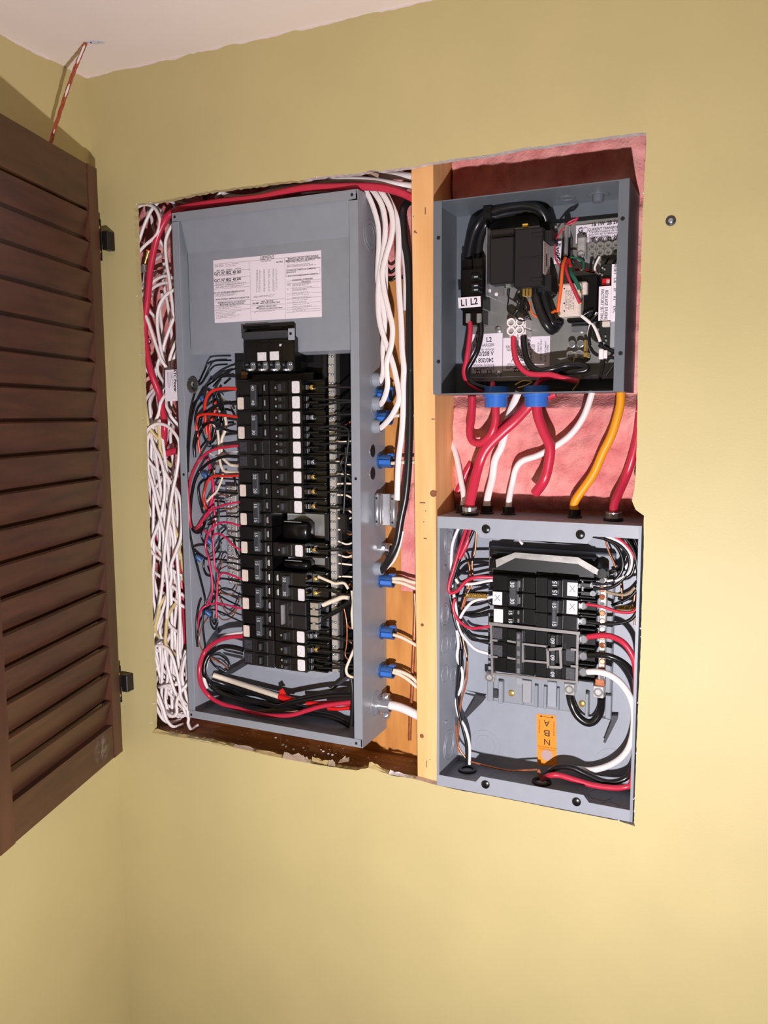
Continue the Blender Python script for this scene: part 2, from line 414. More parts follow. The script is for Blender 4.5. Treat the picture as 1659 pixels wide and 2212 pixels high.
# pink insulation
def batt(x0, x1, z0, z1, y0, amp, label, res=.0035, name='insulation_batt', seed=0, edge=False, back=.05, zones=(), behind=None):
    nx = int((x1-x0)/res)+1; nz_ = int((z1-z0)/res)+1; mb = MB(); vs = []; fs = []
    for j in range(nz_+1):
        for i in range(nx+1):
            x = x0+(x1-x0)*i/nx; z = z0+(z1-z0)*j/nz_
            q = Vector((x*14+seed, 3.1*seed, z*14)); f = noise.fractal(q, 1.0, 2.0, 5)
            g = noise.fractal(Vector((x*70, seed, z*50)), 1.0, 2.0, 3)
            yb = y0
            for (za, zb2, yy) in zones:
                w = max(0, min(1, (z-za)/.02))*max(0, min(1, (zb2-z)/.02)); yb = yb*(1-w)+yy*w
            y = yb-amp*f-amp*.35*g-amp*.5*max(0, noise.noise(Vector((x*6+9, seed, z*5))))
            if edge:
                u = abs(2*i/nx-1); v = abs(2*j/nz_-1); y += .034*((u*u+v*v)**1.6)
            if behind and x < behind(z): y = max(y, .1035)
            vs.append((x, min(y, y0+max(back*.4, .010)), z))
    for j in range(nz_):
        for i in range(nx): a = j*(nx+1)+i; fs.append((a, a+1, a+nx+2, a+nx+1))
    n0 = len(vs); vs += [(x0, y0+back, z0), (x1, y0+back, z0), (x1, y0+back, z1), (x0, y0+back, z1)]; fs.append((n0, n0+3, n0+2, n0+1))
    mb.add(vs, fs)
    return solo(mb, name, PINK, label, 'insulation', smooth=True)
batt(.004, .46, -.60, .64, .116, .008, 'pink fibreglass batt filling the bay behind the two boxes', seed=1, zones=((.392, .70, .090), (-.084, .102, .092)), behind=lambda z: stud_x(z)+.0185)
batt(-.632, -.475, -.535, .60, .112, .012, 'pink fibreglass batt behind the tangle of white cables', seed=4)
batt(-.47, -.013, .305, .60, .118, .008, 'pink fibreglass batt above the plywood backer board', seed=6)
batt(-.068, -.014, -.235, .030, .0995, .010, 'pink fibreglass tuft squeezed between the backer board and the stud', seed=8, edge=True, back=.003, name='insulation_tuft')

# ================================================================== LOUVRED DOOR
DR = Vector((-.594, -.032, 0)); dd = Vector((.275, -1, 0)).normalized(); dn = Vector((dd.y, -dd.x, 0))     # dn: towards the left wall
if dn.x > 0: dn = -dn
DW = .382; zt, zb = .5075, -.5665
door = thing('louvred_door', 'dark stained wooden louvred door swung open beside the olive corner', 'door', DR+Vector((0, 0, zb)))
def dpt(u, w, z): return DR+dd*u+dn*w+Vector((0, 0, z))
def dbox(mb, u0, u1, w0, w1, z0, z1):
    vs = [dpt(u, w, z) for z in (z0, z1) for u, w in ((u0, w0), (u1, w0), (u1, w1), (u0, w1))]
    return mb.add(vs, [(0,3,2,1),(4,5,6,7),(0,1,5,4),(1,2,6,5),(2,3,7,6),(3,0,4,7)])
TH = .021
part(dbox(MB(), 0, .032, 0, TH, zb, zt), 'stile', WOODD, door)
part(dbox(MB(), DW-.036, DW, 0, TH, zb, zt), 'stile', WOODD, door)
ztr = .432; zbr = -.502
part(dbox(MB(), .032, DW-.036, .001, TH-.001, ztr, zt-.001), 'rail', WOODS, door)
part(dbox(MB(), .032, DW-.036, .001, TH-.001, zb+.001, zbr), 'rail', WOODS, door)
ns = 18; pitch = (ztr-zbr)/ns
for k in range(ns):
    zc = ztr-pitch*k
    sl = MB(); prof = [(.0015, zc-.006), (.006, zc-.0035), (TH-.001, zc-pitch*1.10), (TH-.006, zc-pitch*1.13)]
    vs = [dpt(u, w, z) for u in (.030, DW-.034) for w, z in prof]
    sl.add(vs, [(0,1,2,3),(7,6,5,4),(0,4,5,1),(1,5,6,2),(2,6,7,3),(3,7,4,0)])
    part(sl, 'slat', WOODS, door)
for hz in (at(228, 515, -.03).z, at(268, 1482, -.03).z):
    h = part(dbox(MB(), -.0095, 0, .0030, .0052, hz-.031, hz+.031), 'hinge', HINGE, door)
    part(dbox(MB(), -.0115, -.0095, .0022, .0062, hz-.036, hz+.036), 'hinge_pin', HINGE, h)
    b = MB(); p = dpt(-.0100, .004, hz); b.cbox(p.x-.001, p.x+.0135, -.020, -.0005, hz-.0165, hz+.0165, .0015)
    part(b, 'hinge_leaf', HINGE, h)
    for dz in (-.021, .021):
        part(MB().lathe(dpt(-.0048, .0030, hz+dz), -dn, [(0, .0030), (.0012, .0026), (.0016, .001)], 10), 'screw', BRASS, h)
SM = mat('dust_smudge', (168, 148, 136), .9)
nt = SM.node_tree; bs = nt.nodes['Principled BSDF']; tc = nt.nodes.new('ShaderNodeTexCoord'); vm = nt.nodes.new('ShaderNodeVectorMath'); vm.operation = 'DISTANCE'; vm.inputs[1].default_value = (.5, .5, .5)
nz = nt.nodes.new('ShaderNodeTexNoise'); nz.inputs['Scale'].default_value = 4.5; nz.inputs['Detail'].default_value = 8
m1 = nt.nodes.new('ShaderNodeMapRange'); m1.inputs[1].default_value = .18; m1.inputs[2].default_value = .62; m1.inputs[3].default_value = 1; m1.inputs[4].default_value = 0
m2 = nt.nodes.new('ShaderNodeMapRange'); m2.inputs[1].default_value = .42; m2.inputs[2].default_value = .75; m2.inputs[4].default_value = .75
mm = nt.nodes.new('ShaderNodeMath'); mm.operation = 'MULTIPLY'
nt.links.new(tc.outputs['Generated'], vm.inputs[0]); nt.links.new(tc.outputs['Generated'], nz.inputs['Vector']); nt.links.new(vm.outputs['Value'], m1.inputs[0]); nt.links.new(nz.outputs['Fac'], m2.inputs[0])
nt.links.new(m1.outputs[0], mm.inputs[0]); nt.links.new(m2.outputs[0], mm.inputs[1]); nt.links.new(mm.outputs[0], bs.inputs['Alpha'])
part(MB().add([dpt(.040, .0006, -.556), dpt(.112, .0006, -.556), dpt(.112, .0006, -.506), dpt(.040, .0006, -.506)], [(0, 1, 2, 3)]), 'dust_smudge', SM, door)
# hanging copper strand
tw = MB(); p0 = atz(185, 92, ZC); p1 = atx(152, 175, -.575); p2 = atx(110, 306, -.603); p3 = atx(96, 372, -.608)
base = spline([p0, p1, p2, p3], 14)
for s in range(3):
    pts = []
    for i, p in enumerate(base):
        a = i*.8+s*2.094; pts.append(p+Vector((math.cos(a), math.sin(a), 0))*.0016)
    tw.tube(pts, .0019, 7)
t = thing('copper_strand', 'twisted copper strand hanging from the ceiling behind the louvred door', 'wire', p3)
part(tw, 'strand', COPPERD, t, smooth=True)
for i0, i1 in ((2, 10), (15, 19), (25, 27)):
    part(MB().tube([base[i]+Vector((.0024, -.0018, 0)) for i in range(i0, i1)], [.0008]+[.0017]*(i1-i0-2)+[.0008], 7), 'paint_splash', DUST, t, smooth=True)
pm = MB(); pc = atz(200, 92, ZC)
pm.lathe(pc+Vector((.004, 0, 0)), (0, 0, -1), [(0, .009), (.0006, .0075)], 9); pm.lathe(pc+Vector((.014, .004, 0)), (0, 0, -1), [(0, .007), (.0006, .005)], 7)
pm.lathe(pc+Vector((-.004, -.003, 0)), (0, 0, -1), [(0, .006), (.0006, .004)], 7)
part(pm, 'filler_patch', mat('filler', (206, 202, 216), .9), bpy.data.objects['ceiling'])

# ================================================================== LARGE PANEL
X0, X1, Z0, Z1, PD = -.4577, -.096, -.4893, .4243, .099
W_ = .0014; FL = .0145
panel = thing('electrical_panel', 'large grey steel breaker panel with an upper cover plate, open below', 'electrical panel', ((X0+X1)/2, PD, Z0))
part(MB().box(X0, X1, PD-W_, PD, Z0, Z1), 'back_panel', GREYI, panel)
part(MB().box(X0, X0+W_, 0, PD-W_, Z0, Z1), 'side_panel', GREYI, panel)
sidep = part(MB().box(X1-W_, X1, 0, PD-W_, Z0, Z1), 'side_panel', GREY, panel)
part(MB().box(X0+W_, X1-W_, 0, PD-W_, Z1-W_, Z1), 'end_panel', GREY, panel)
part(MB().box(X0+W_, X1-W_, 0, PD-W_, Z0, Z0+W_), 'end_panel', GREY, panel)
part(MB().cbox(X0, X0+FL, -.0016, -.0001, Z0+FL+.0004, Z1-FL-.0008, .0004), 'flange', GREY, panel)
part(MB().cbox(X1-FL-.001, X1, -.0016, -.0001, Z0+FL+.0004, Z1-FL-.0018, .0004), 'flange', GREY, panel)
part(MB().cbox(X0, X1-.0035, -.0016, -.0001, Z1-FL, Z1, .0004), 'flange', GREY, panel)
part(MB().cbox(X0, X1-.0035, -.0016, -.0001, Z0, Z0+FL, .0004), 'flange', GREY, panel)
for hx, hz in ((X0+.0065, Z1-.007), (X1-.010, Z1-.008), (X0+.0055, Z0+.006), (X1-.012, Z0+.007), (X0+.007, at(399, 1025, 0).z), (X1-.008, at(768, 1034, 0).z)):
    part(MB().lathe((hx, -.0016, hz), (0, -1, 0), [(0, .0026), (.0002, .0024)], 12), 'screw_hole', HOLE, panel)
# knock-outs on the right-hand side wall
for c, x, y, rs in (('B',700,745,(.016,.024)),('V',225,300,(.011,)),('U',240,600,(.011,)),('U',240,820,(.011,)),('U',230,300,(.011,)),('V',230,1590,(.021,))):
    p = atx(*px(c, x, y), X1)
    for r_ in rs: part(MB().ring(p, (1, 0, 0), r_, .0007, .0006), 'knockout', GREY, panel, smooth=True)
for c, x, y in (('U',225,1075),('U',225,1320)):
    p = atx(*px(c, x, y), X1); part(MB().lathe(p, (1, 0, 0), [(-.0003, .0105), (.0004, .0103)], 22), 'open_knockout', HOLE, panel)
    part(MB().ring(p, (1, 0, 0), .0108, .0006, .0008), 'knockout_rim', STEEL, panel, smooth=True)
# upper cover plate: slopes back from the top flange, then stands upright
YC = .022
xl = at(405.8, 546, YC).x; xr = X1-FL+.004; zk = at(406, 548, YC).z; zl = at(414, 767, YC).z; zr = at(700, 758, YC).z
nx0, nx1 = at(526, 750, YC).x, at(637, 750, YC).x; zn = at(580, 699, YC).z
cp = MB()
cp.prism([(xl, zk), (xl, zl+.003), (xl+.003, zl), (nx0, zl), (nx0, zn), (nx1, zn), (nx1, zr+.004), (nx1+.004, zr), (xr, zr), (xr, zk)], YC, YC+.0012)
cp.add([(X0+FL+.003, .0005, Z1-FL+.002), (xr, .0005, Z1-FL+.002), (xr, YC, zk), (xl, YC, zk), (X0+FL+.003, .0017, Z1-FL+.002), (xr, .0017, Z1-FL+.002), (xr, YC+.0012, zk), (xl, YC+.0012, zk)],
       [(0,1,2,3),(7,6,5,4),(0,4,5,1),(1,5,6,2),(2,6,7,3),(3,7,4,0)])
cp.add([(xl, YC, zk), (xl, YC, zl+.003), (xl-.010, YC+.018, zl+.004), (xl-.010, YC+.018, zk), ], [(0,1,2,3)])
cp.add([(nx1+.004, YC, zr), (xr, YC, zr), (xr, YC+.02, zr-.004), (nx1+.01, YC+.02, zr-.004)], [(0,1,2,3)])
cover = part(cp, 'cover_plate', GREY, panel)
part(MB().prism([(X0+FL+.006, zk+.001), (xl+.0005, zk+.001), (xl+.001, zk-.012), (X0+FL+.006, zk-.011)], YC+.004, YC+.006), 'cover_notch', HOLE, cover)
lab = [P('M', 122, 192, YC-.0004), P('M', 1503, 62, YC-.0004), P('M', 1512, 915, YC-.0004), P('M', 142, 995, YC-.0004)]
label_ = part(MB().prism([(p.x, p.z) for p in lab], YC-.0005, YC-.0001), 'rating_label', PAPER, panel, label='white printed rating label with circuit diagram')
def ptext(s, x, y, size, c='M', d=YC-.0007, par=None, **k): text(par or label_, s, P(c, x, y, d), size, **k)
ptext('SIEMENS', 812, 160, .0090, bold=.0, wid=(P('M',902,160,YC)-P('M',725,160,YC)).length)
ptext('EQ FEED', 200, 265, .0048, m=INKL)
ptext('CAT. N° SEQ  40 160', 305, 352, .0062, bold=.03)
ptext('CAT. N° SEQ  40 200', 305, 443, .0062, bold=.03)
ptext('240 V. MAX.   120/240 V     1 PH. 3 W', 320, 312, .0032, bold=.02)
ptext('DO NOT EXCEED MAIN BREAKER RATING', 325, 598, .0034, bold=.02)
ptext("NE PAS EXCÉDER L'AMPÉRAGE DU DISJONCTEUR", 365, 680, .0032, bold=.02)
ptext('FOR MOUNTING IN ANY POSITION', 355, 728, .0036, bold=.02)
ptext('MONTAGE TOUTES POSITIONS', 360, 752, .0036, bold=.02)
ptext('BRANCH CIRCUIT GROUNDING', 1270, 155, .0040, bold=.02)
ptext('MISES DES CIRCUITS DE DÉRIVATION', 1270, 182, .0040, bold=.03)
ptext('NEUTRAL', 970, 213, .0032, bold=.02); ptext('DISTRIBUTION', 800, 200, .0030, m=INKG)
ptext('SUITABLE FOR DOMESTIC OR COMMERCIAL', 1250, 310, .0028); ptext('APPLICATION', 1120, 345, .0028); ptext('POUR USAGE DOMESTIQUE OU COMMERCIAL', 1270, 378, .0028)
ptext('ACCESSORIES / ACCESSOIRES', 1262, 435, .0030, bold=.02); ptext('DESCRIPTION', 1310, 463, .0028)
ptext('200 AMP', 665, 744, .0036, bold=.03); ptext('MAX. PER STAB', 815, 716, .0034); ptext('MAX. PAR CONNECTEUR', 850, 736, .0034)
ptext('80', 690, 803, .0044, bold=.04); ptext('BRANCH CIRCUITS MAX.', 820, 780, .0032); ptext('CIRCUITS DE DÉRIVATION MAX.', 860, 806, .0032)
fp = MB(); fl = MB()
def rule(mb, x0, y0, x1, y1, h=.0004):
    a, b = P('M', x0, y0, YC-.0006), P('M', x1, y1, YC-.0006)
    d = (b-a).normalized(); nn = Vector((-d.z, 0, d.x))*h/2
    mb.add([a-nn, b-nn, b+nn, a+nn], [(0,1,2,3)])
for l in ((130,243,1500,118),(590,205,606,965),(1035,165,1050,935),(130,345,590,303),(130,435,590,393),(133,520,592,480),(135,565,594,522),(140,722,598,690),(140,770,600,755),(140,838,600,808),(600,710,1040,682),(602,775,1042,748),(604,845,1044,815),
          (1055,310,1487,280),(1055,400,1487,362),(1055,310,1058,400),(1487,280,1487,362),(1055,460,1500,432),(1055,490,1500,462),(1060,560,1500,535),(1060,625,1500,598),(1060,690,1500,655),(1060,740,1500,720),(1060,800,1500,775),(1060,830,1500,805),(1060,860,1500,832),(1135,485,1142,855)):
    rule(fl, *l)
part(fl, 'printed_rules', INKG, label_, kind='stuff')
for x0, x1, ys in ((150,480,(395,385,490,480)),(150,555,(505,515,535,545)),(150,450,(630,642,655)),(150,480,(790,800,818)),(155,480,(860,880,898,915,935)),(280,480,(245,268)),(1060,1440,(215,225,255,268,280)),(1145,1400,(495,508,520,545,570,580,610,640,670,682,705,730,760,785,815,842)),(640,960,(655,668,855)),(1070,1120,(480,500,515,565,640,660,700,770,815))):
    for y in ys:
        x = x0; e = x1-random.uniform(0, 90); s = -.085
        while x < e:
            w = random.uniform(12, 60); rule(fp, x, y+(x-x0)*s, min(x+w, e), y+(min(x+w, e)-x0)*s, .0009); x += w+8
for k in range(22):
    for x in (670, 710, 765, 825, 880, 920):
        y = 325+k*13-(x-670)*.09; rule(fp, x, y, x+random.uniform(8, 26), y-1, .0008)
for x in (690, 770, 895): rule(fp, x, 300, x+8, 600, .0006)
part(fp, 'fine_print', INKL, label_, kind='stuff')

# main breaker
YM = .010
mb_ = thing('main_breaker', 'wide black main breaker with four bright lugs set below the cover plate', 'breaker', at(580, 800, .05))
def R_(c, x0, y0, x1, y1, d):   # crop rectangle -> x0,x1,z0,z1 at depth d
    a, b = P(c, x0, (y0+y1)/2, d), P(c, x1, (y0+y1)/2, d); t, u = P(c, (x0+x1)/2, y0, d), P(c, (x0+x1)/2, y1, d)
    return a.x, b.x, u.z, t.z
def cb(mb, c, x0, y0, x1, y1, d0, d1, ch=.0008):
    a, b, e, f = R_(c, x0, y0, x1, y1, d0); return mb.cbox(a, b, d0, d1, e, f, ch)
b = MB(); cb(b, 'N', 158, 60, 800, 240, .016, .06); cb(b, 'N', 160, 240, 808, 540, YM, .075)
for i in range(4): cb(b, 'N', 165+i*160, 250, 310+i*160, 300, YM-.0015, YM+.002)
for y in (70, 105): cb(b, 'N', 170, y, 470, y+22, .013, .02); cb(b, 'N', 480, y, 790, y+22, .013, .02)
for i in range(5): cb(b, 'N', 158+i*158, 330, 176+i*158, 660, YM-.001, YM+.02)
cb(b, 'N', 170, 540, 805, 670, .028, .075)
part(b, 'body', BLACK, mb_)
b = MB(); cb(b, 'N', 130, 150, 716, 245, .001, .012, .0025); cb(b, 'N', 125, 120, 160, 240, .004, .018)
part(b, 'handle_bar', CHAR, mb_)
b = MB(); cb(b, 'N', 722, 112, 806, 264, .002, .0035, .002); tab = part(b, 'retaining_tab', GREYI, panel)
p = P('N', 757, 182, .0018); part(MB().lathe(p, (0, -1, 0), [(0, .0026), (.0003, .0024)], 12), 'tab_hole', HOLE, tab)
for x0, y0, x1, y1 in ((320,420,445,530), (480,410,605,522)):
    b = MB(); cb(b, 'N', x0, y0, x1, y1, YM-.0006, YM+.0002, .0003); part(b, 'label_sticker', STICK, mb_)
b = MB(); cb(b, 'N', 610, 312, 640, 344, YM-.0006, YM+.0002); part(b, 'trip_mark', STICK, mb_)
for x in (265, 425, 580, 740):
    p = P('N', x, 605, .027); b = MB(); b.lathe(p, (0, -1, 0), [(0, .008), (.002, .0075), (.003, .004), (.0015, .0035)], 12)
    b.cbox(p.x-.001, p.x+.008, p.y-.005, p.y, p.z+.002, p.z+.008, .0005)
    part(b, 'lug', STEEL, mb_, smooth=True)

# chassis behind the breakers
YB = .020
XI = -.2805
zT = at(520, 823, YB).z; zB = at(530, 1435, YB).z; PT = (zT-zB)/20
b = MB(); b.cbox(-.352, -.172, .078, .092, zB-.012, zT+.075, .002); b.cbox(-.345, -.19, .0765, .079, zT+.004, zT+.05, .001)
part(b, 'bus_base', BLACKM, panel)
b = MB(); b.prism([(at(580,1452,.06).x, zB-.016), (at(690,1452,.06).x, zB-.018), (at(725,1437,.06).x, zB-.006), (at(732,1437,.06).x, zB-.001), (at(690,1437,.06).x, zB-.006), (at(580,1437,.06).x, zB-.004)], .05, .077)
part(b, 'chassis_foot', GREYI, panel)
b = MB(); cb(b, 'N', 55, 530, 155, 770, .05, .078); part(b, 'barrier', BLACKM, panel)
b = MB(); cb(b, 'N', 120, 660, 200, 760, .044, .05); part(b, 'bus_link', mat('dull_bronze', (110, 84, 50), .4, .8), panel)
b = MB(); cb(b, 'N', 210, 690, 1050, 790, .055, .0775); part(b, 'bus_shroud', BLACKM, panel)
for zc in (9.5, 12.0):
    zz = zT-PT*(zc+.5); b = MB(); hh = .022 if zc == 9.5 else .011; b.cbox(XI+.004, XI+.095, .066, .070, zz-hh, zz+hh, .001)
    part(b, 'stab_plate', GALV, panel)
    b = MB(); b.cbox(XI+.010, XI+.064, .034, .066, zz-hh-.001, zz+hh*.45, .006)
    part(b, 'stab_shroud', BLACK, panel, smooth=True)
    p = (XI+.09, .066, zz+.004); part(MB().lathe(p, (0, -1, 0), [(0, .0035), (.0015, .003)], 12), 'rivet', STEEL, panel)
    b = MB(); b.cbox(XI+.02, XI+.055, .028, .030, zz+hh*.45, zz+hh*.45+.0015); part(b, 'stab_blade', ALU, panel)
# plastic barriers and neutral bar
b = MB()
b.cbox(at(700,1100,.055).x, at(709,1100,.055).x, .055, .092, zB-.01, zT+.07, .001); b.cbox(at(729,1100,.05).x, at(737,1100,.05).x, .05, .092, zB-.012, zT+.072, .001)
part(b, 'wire_barrier', BLACKM, panel)
nx = at(719, 1100, .045).x; nz0 = at(722, 1452, .045).z; nz1 = at(716, 760, .045).z
b = MB(); b.cbox(nx-.0058, nx+.0058, .045, .056, nz0, nz1, .0008); bar = part(b, 'neutral_bar', ALU, panel)
b = MB(); nrow = int((nz1-nz0)/.0148)
for k in range(nrow):
    for s in (-.0028, .0028):
        b.lathe((nx+s, .045, nz1-.008-k*.0148+random.uniform(-.0006, .0006)), (random.uniform(-.2, .2), -1, random.uniform(-.2, .2)), [(0, .0026), (.0012, .0024), (.0022, .0012)], 8)
part(b, 'terminal_screws', STEEL, bar, smooth=True, kind='stuff')
gx = at(500, 1150, .078).x; gz0 = at(505, 1262, .078).z; gz1 = at(495, 1050, .078).z
b = MB(); b.cbox(gx-.011, gx+.012, .078, .088, gz0, gz1, .001); gbar = part(b, 'ground_bar', ALU, panel)
b = MB()
for k in range(int((gz1-gz0)/.0085)):
    for s in (-.006, .002):
        b.lathe((gx+s, .078, gz1-.004-k*.0085), (random.uniform(-.2, .2), -1, random.uniform(-.2, .2)), [(0, .0028), (.0014, .0026), (.0026, .0012)], 8)
part(b, 'terminal_screws', BRASS if False else STEEL, gbar, smooth=True, kind='stuff')
# bottom brackets of the chassis
for c, pts in (('c', [(380,400),(350,385),(480,320),(560,270),(580,300),(430,390)]), ('c', [(1290,545),(1310,530),(1440,420),(1480,430),(1420,470),(1310,555)]), ('c', [(345,200),(520,235),(525,260),(370,222)])):
    part(MB().slab([P(c, x, y, .082) for x, y in pts], .004), 'mounting_leg', CHAR, panel)

# ------------------------------------------------------------------ breakers
BK = {}
def rrect(x0, x1, z0, z1, r):
    if x1 < x0: x0, x1 = x1, x0
    o = []
    for cx, cz, a in ((x1-r, z1-r, 0), (x0+r, z1-r, 90), (x0+r, z0+r, 180), (x1-r, z0+r, 270)):
        for k in range(4): t_ = math.radians(a+k*30); o.append((cx+r*math.cos(t_), cz+r*math.sin(t_)))
    return o
def breaker_parts(kind, side):
    key = (kind, side)
    if key in BK: return BK[key]
    s = side; poles = 2 if kind[0] == 'D' else 1; H = PT*poles/2-.0004; parts = []
    def B(mb, u0, u1, y0, y1, z0, z1, c=.0007):
        a, b_ = (u0*s, u1*s) if s > 0 else (-u1, -u0); return mb.cbox(a, b_, y0, y1, z0, z1, c)
    b = MB(); ph = PT/2-.0004
    for k in range(poles):
        zc = (poles-1)*PT/2-k*PT
        B(b, .0, .0645, 0, .055, zc-ph, zc+ph)
        if kind[0] == 'D' and kind[1] != 'P': B(b, .036, .0640, -.0012, .002, zc-ph+.0008, zc+ph-.0008)
        B(b, .012, .038, -.0028, .002, zc-ph+.0012, zc+ph-.0012, .0012)
        if s > 0:
            for dz in (-ph, ph-.003): B(b, .0645, .0985, .012, .055, zc+dz, zc+dz+.003, .0008)
            B(b, .0645, .097, .024, .055, zc-ph, zc+ph)
        else: B(b, .0645, .074, .026, .055, zc-ph+.002, zc+ph-.002)
        if kind[0] == 'T':
            B(b, .0645, .090, .010, .03, zc-.002, zc+.002); B(b, .0005, .064, -.0004, .003, zc-.0005, zc+.0005, .0002)
    parts.append(('body', b.mesh('breaker_body', BLACKM if kind[1] in 'PM' else BLACK), None))
    if kind[1] == 'H':          # white rating sticker, tied handle with numerals
        num = kind[2:]
        b = MB(); B(b, .0205, .0325, -.0085, -.001, -.019*(1 if poles == 2 else .5), .019*(1 if poles == 2 else .5), .0014)
        parts.append(('handle', b.mesh('breaker_handle', CHAR), None)); hi = len(parts)-1
        for z in (.0125, -.0125): parts.append(('numeral', text_mesh(num, .0088, NUMB, -math.pi/2, .02), (hi, (.0265*s, -.0087, z))))
        for z in (.013, -.013):
            b = MB(); b.prism([(.0075*s-.0012, z-.004), (.0075*s+.0014, z-.0055), (.0075*s+.0012, z+.0055), (.0075*s-.0010, z+.004)], -.0013, .0005)
            parts.append(('glint_strip', b.mesh('breaker_glint', STEEL), None))  # steel slivers stand in for reflections on the glossy black face
        zs = -PT/2-.0006
        b = MB(); b.prism(rrect(.0500*s, .0630*s, zs-.0105, zs+.0105, .0022), -.0017, -.0010)
        parts.append(('label_sticker', b.mesh('breaker_sticker', STICKC if s < 0 else STICK), None))
    elif kind[0] in 'ST':
        for zc in ((0,) if kind[0] == 'S' else (.006, -.006)):
            hgt = .0065 if kind[0] == 'S' else .0035
            b = MB(); B(b, .0195, .0325, -.0034, .002, zc-hgt-.0012, zc+hgt+.0012, .0005); parts.append(('toggle_recess', b.mesh('breaker_recess', BLACKM), None))
            b = MB(); B(b, .0215, .0275, -.0085, -.001, zc-hgt, zc+hgt, .0012)
            parts.append(('handle', b.mesh('breaker_handle', CHAR), None)); hi = len(parts)-1
            parts.append(('numeral', text_mesh('15', .0042, NUMB, -math.pi/2, .03), (0, (.0145*s, -.0031, zc))))
        b = MB(); b.prism(rrect(.0455*s, .0605*s, -.0101, .0101, .0024), -.0005, .0002)
        parts.append(('label_sticker', b.mesh('breaker_sticker', STICK), None))
        for zc in ((0,) if kind[0] == 'S' else (.006, -.006)):
            b = MB(); b.lathe((.0735*s, .024, zc), (0, -1, 0), [(0, .0048), (.004, .0046), (.007, .0042), (.0082, .002), (.006, .0015)], 10)
            if kind[0] == 'S': parts.append(('terminal_screw', b.mesh('breaker_screw', BRASS if kind[1] == 'B' else STEEL, True), None))
            b = MB(); B(b, .0655, .0672, .0115, .02, zc-.004, zc+.004, .0002); parts.append(('terminal_plate', b.mesh('breaker_plate', STEEL), None))
    elif kind[1] == 'P':        # plain double breaker without a white sticker
        for z in (PT/2, -PT/2):
            b = MB(); B(b, .0475, .0625, -.0006, .0002, z-.0085, z+.0085, .0003); parts.append(('dark_label', b.mesh('breaker_darklabel', mat('dark_print', (66, 66, 76), .5, rgb2=(30, 30, 34), vscale=500)), None))
            b = MB(); B(b, .0235, .0275, -.0085, -.001, z-.0065, z+.0065, .001); parts.append(('handle', b.mesh('breaker_handle', CHAR), None))
            b = MB(); B(b, .018, .033, -.0034, .0, z-.0085, z+.0085, .0005); parts.append(('toggle_recess', b.mesh('breaker_recess', BLACK), None))
    elif kind[1] == 'M':        # heavy matte double breaker with bright terminal clamps
        b = MB(); B(b, .0175, .0215, -.0085, -.001, -.018, .018, .001); parts.append(('handle', b.mesh('breaker_handle', STEEL), None))
        b = MB(); B(b, .013, .030, -.0036, .0, -.021, .021, .0006); parts.append(('toggle_recess', b.mesh('breaker_recess', BLACKM), None))
        for z in (PT/2, -PT/2):
            parts.append(('numeral', text_mesh('60', .0068, CHAR, -math.pi/2, .02), (0, (.0345*s, -.0031, z))))
            for q in (-.0062, .0062):
                b = MB(); B(b, .0705, .0865, .004, .014, z+q-.0052, z+q+.0052, .0006); parts.append(('terminal_clamp', b.mesh('breaker_clamp', STEEL), None))
            b = MB(); b.lathe((.0785*s, .003, z), (0, -1, 0), [(0, .003), (.001, .0026)], 10); parts.append(('terminal_screw', b.mesh('breaker_screw', STEEL), None))
    if poles == 2 and s > 0 and kind[1] == 'H':
        for z in (PT/2, -PT/2):
            b = MB(); b.lathe((.0735, .024, z), (0, -1, 0), [(0, .0048), (.004, .0046), (.007, .0042), (.0082, .002), (.006, .0015)], 10); parts.append(('terminal_screw', b.mesh('breaker_screw', BRASS, True), None))
    BK[key] = parts; return parts
def breaker(kind, side, loc, label, group=None, name=None, rotz=0):
    t = thing(name or {'D': 'double_breaker', 'S': 'single_breaker', 'T': 'tandem_breaker'}[kind[0]], label, 'breaker', loc, group)
    made = []
    for nm, me, sub in breaker_parts(kind, side):
        if sub: o = obj(nm, me, made[sub[0]], sub[1])
        else: o = obj(nm, me, t)
        made.append(o)
    return t
ordn = ['first', 'second', 'third', 'fourth', 'fifth', 'sixth', 'seventh', 'eighth', 'ninth', 'tenth', 'eleventh', 'twelfth', 'thirteenth', 'fourteenth', 'fifteenth']
kinds = ['DH40', 'DH30', 'DP', 'DH20', 'DH15', 'DH15', 'DH15', 'DH15', 'DH15', 'DP']
GL = 'double breakers beside the red wires of the large panel'
for k, kd in enumerate(kinds):
    lb = {0: 'black double breaker marked 40 with white sticker, topmost beside the red wires', 1: 'black double breaker marked 30 with white sticker, right below the 40 one',
          2: 'plain black double breaker without white sticker, between the ones marked 30 and 20', 3: 'black double breaker marked 20 with white sticker beside the red wires',
          9: 'plain black double breaker without white sticker at the bottom of its column'}.get(k, 'black double breaker marked 15, %s below the one marked 20' % ordn[k-4])
    breaker(kd, -1, (XI-.0008, YB, zT-PT*(2*k+1)), lb, GL)
rk = [(0, 'SB'), (1, 'T_'), (2, 'SS'), (3, 'T_'), (4, 'T_'), (5, 'SS'), (6, 'SB'), (7, 'SB'), (8, 'SB'), (11, 'SB'), (13.5, 'DH30'), (15.5, 'DM'), (17, 'SS'), (18, 'SB'), (19, 'T_')]
GR = 'breakers beside the screwed neutral bar of the large panel'
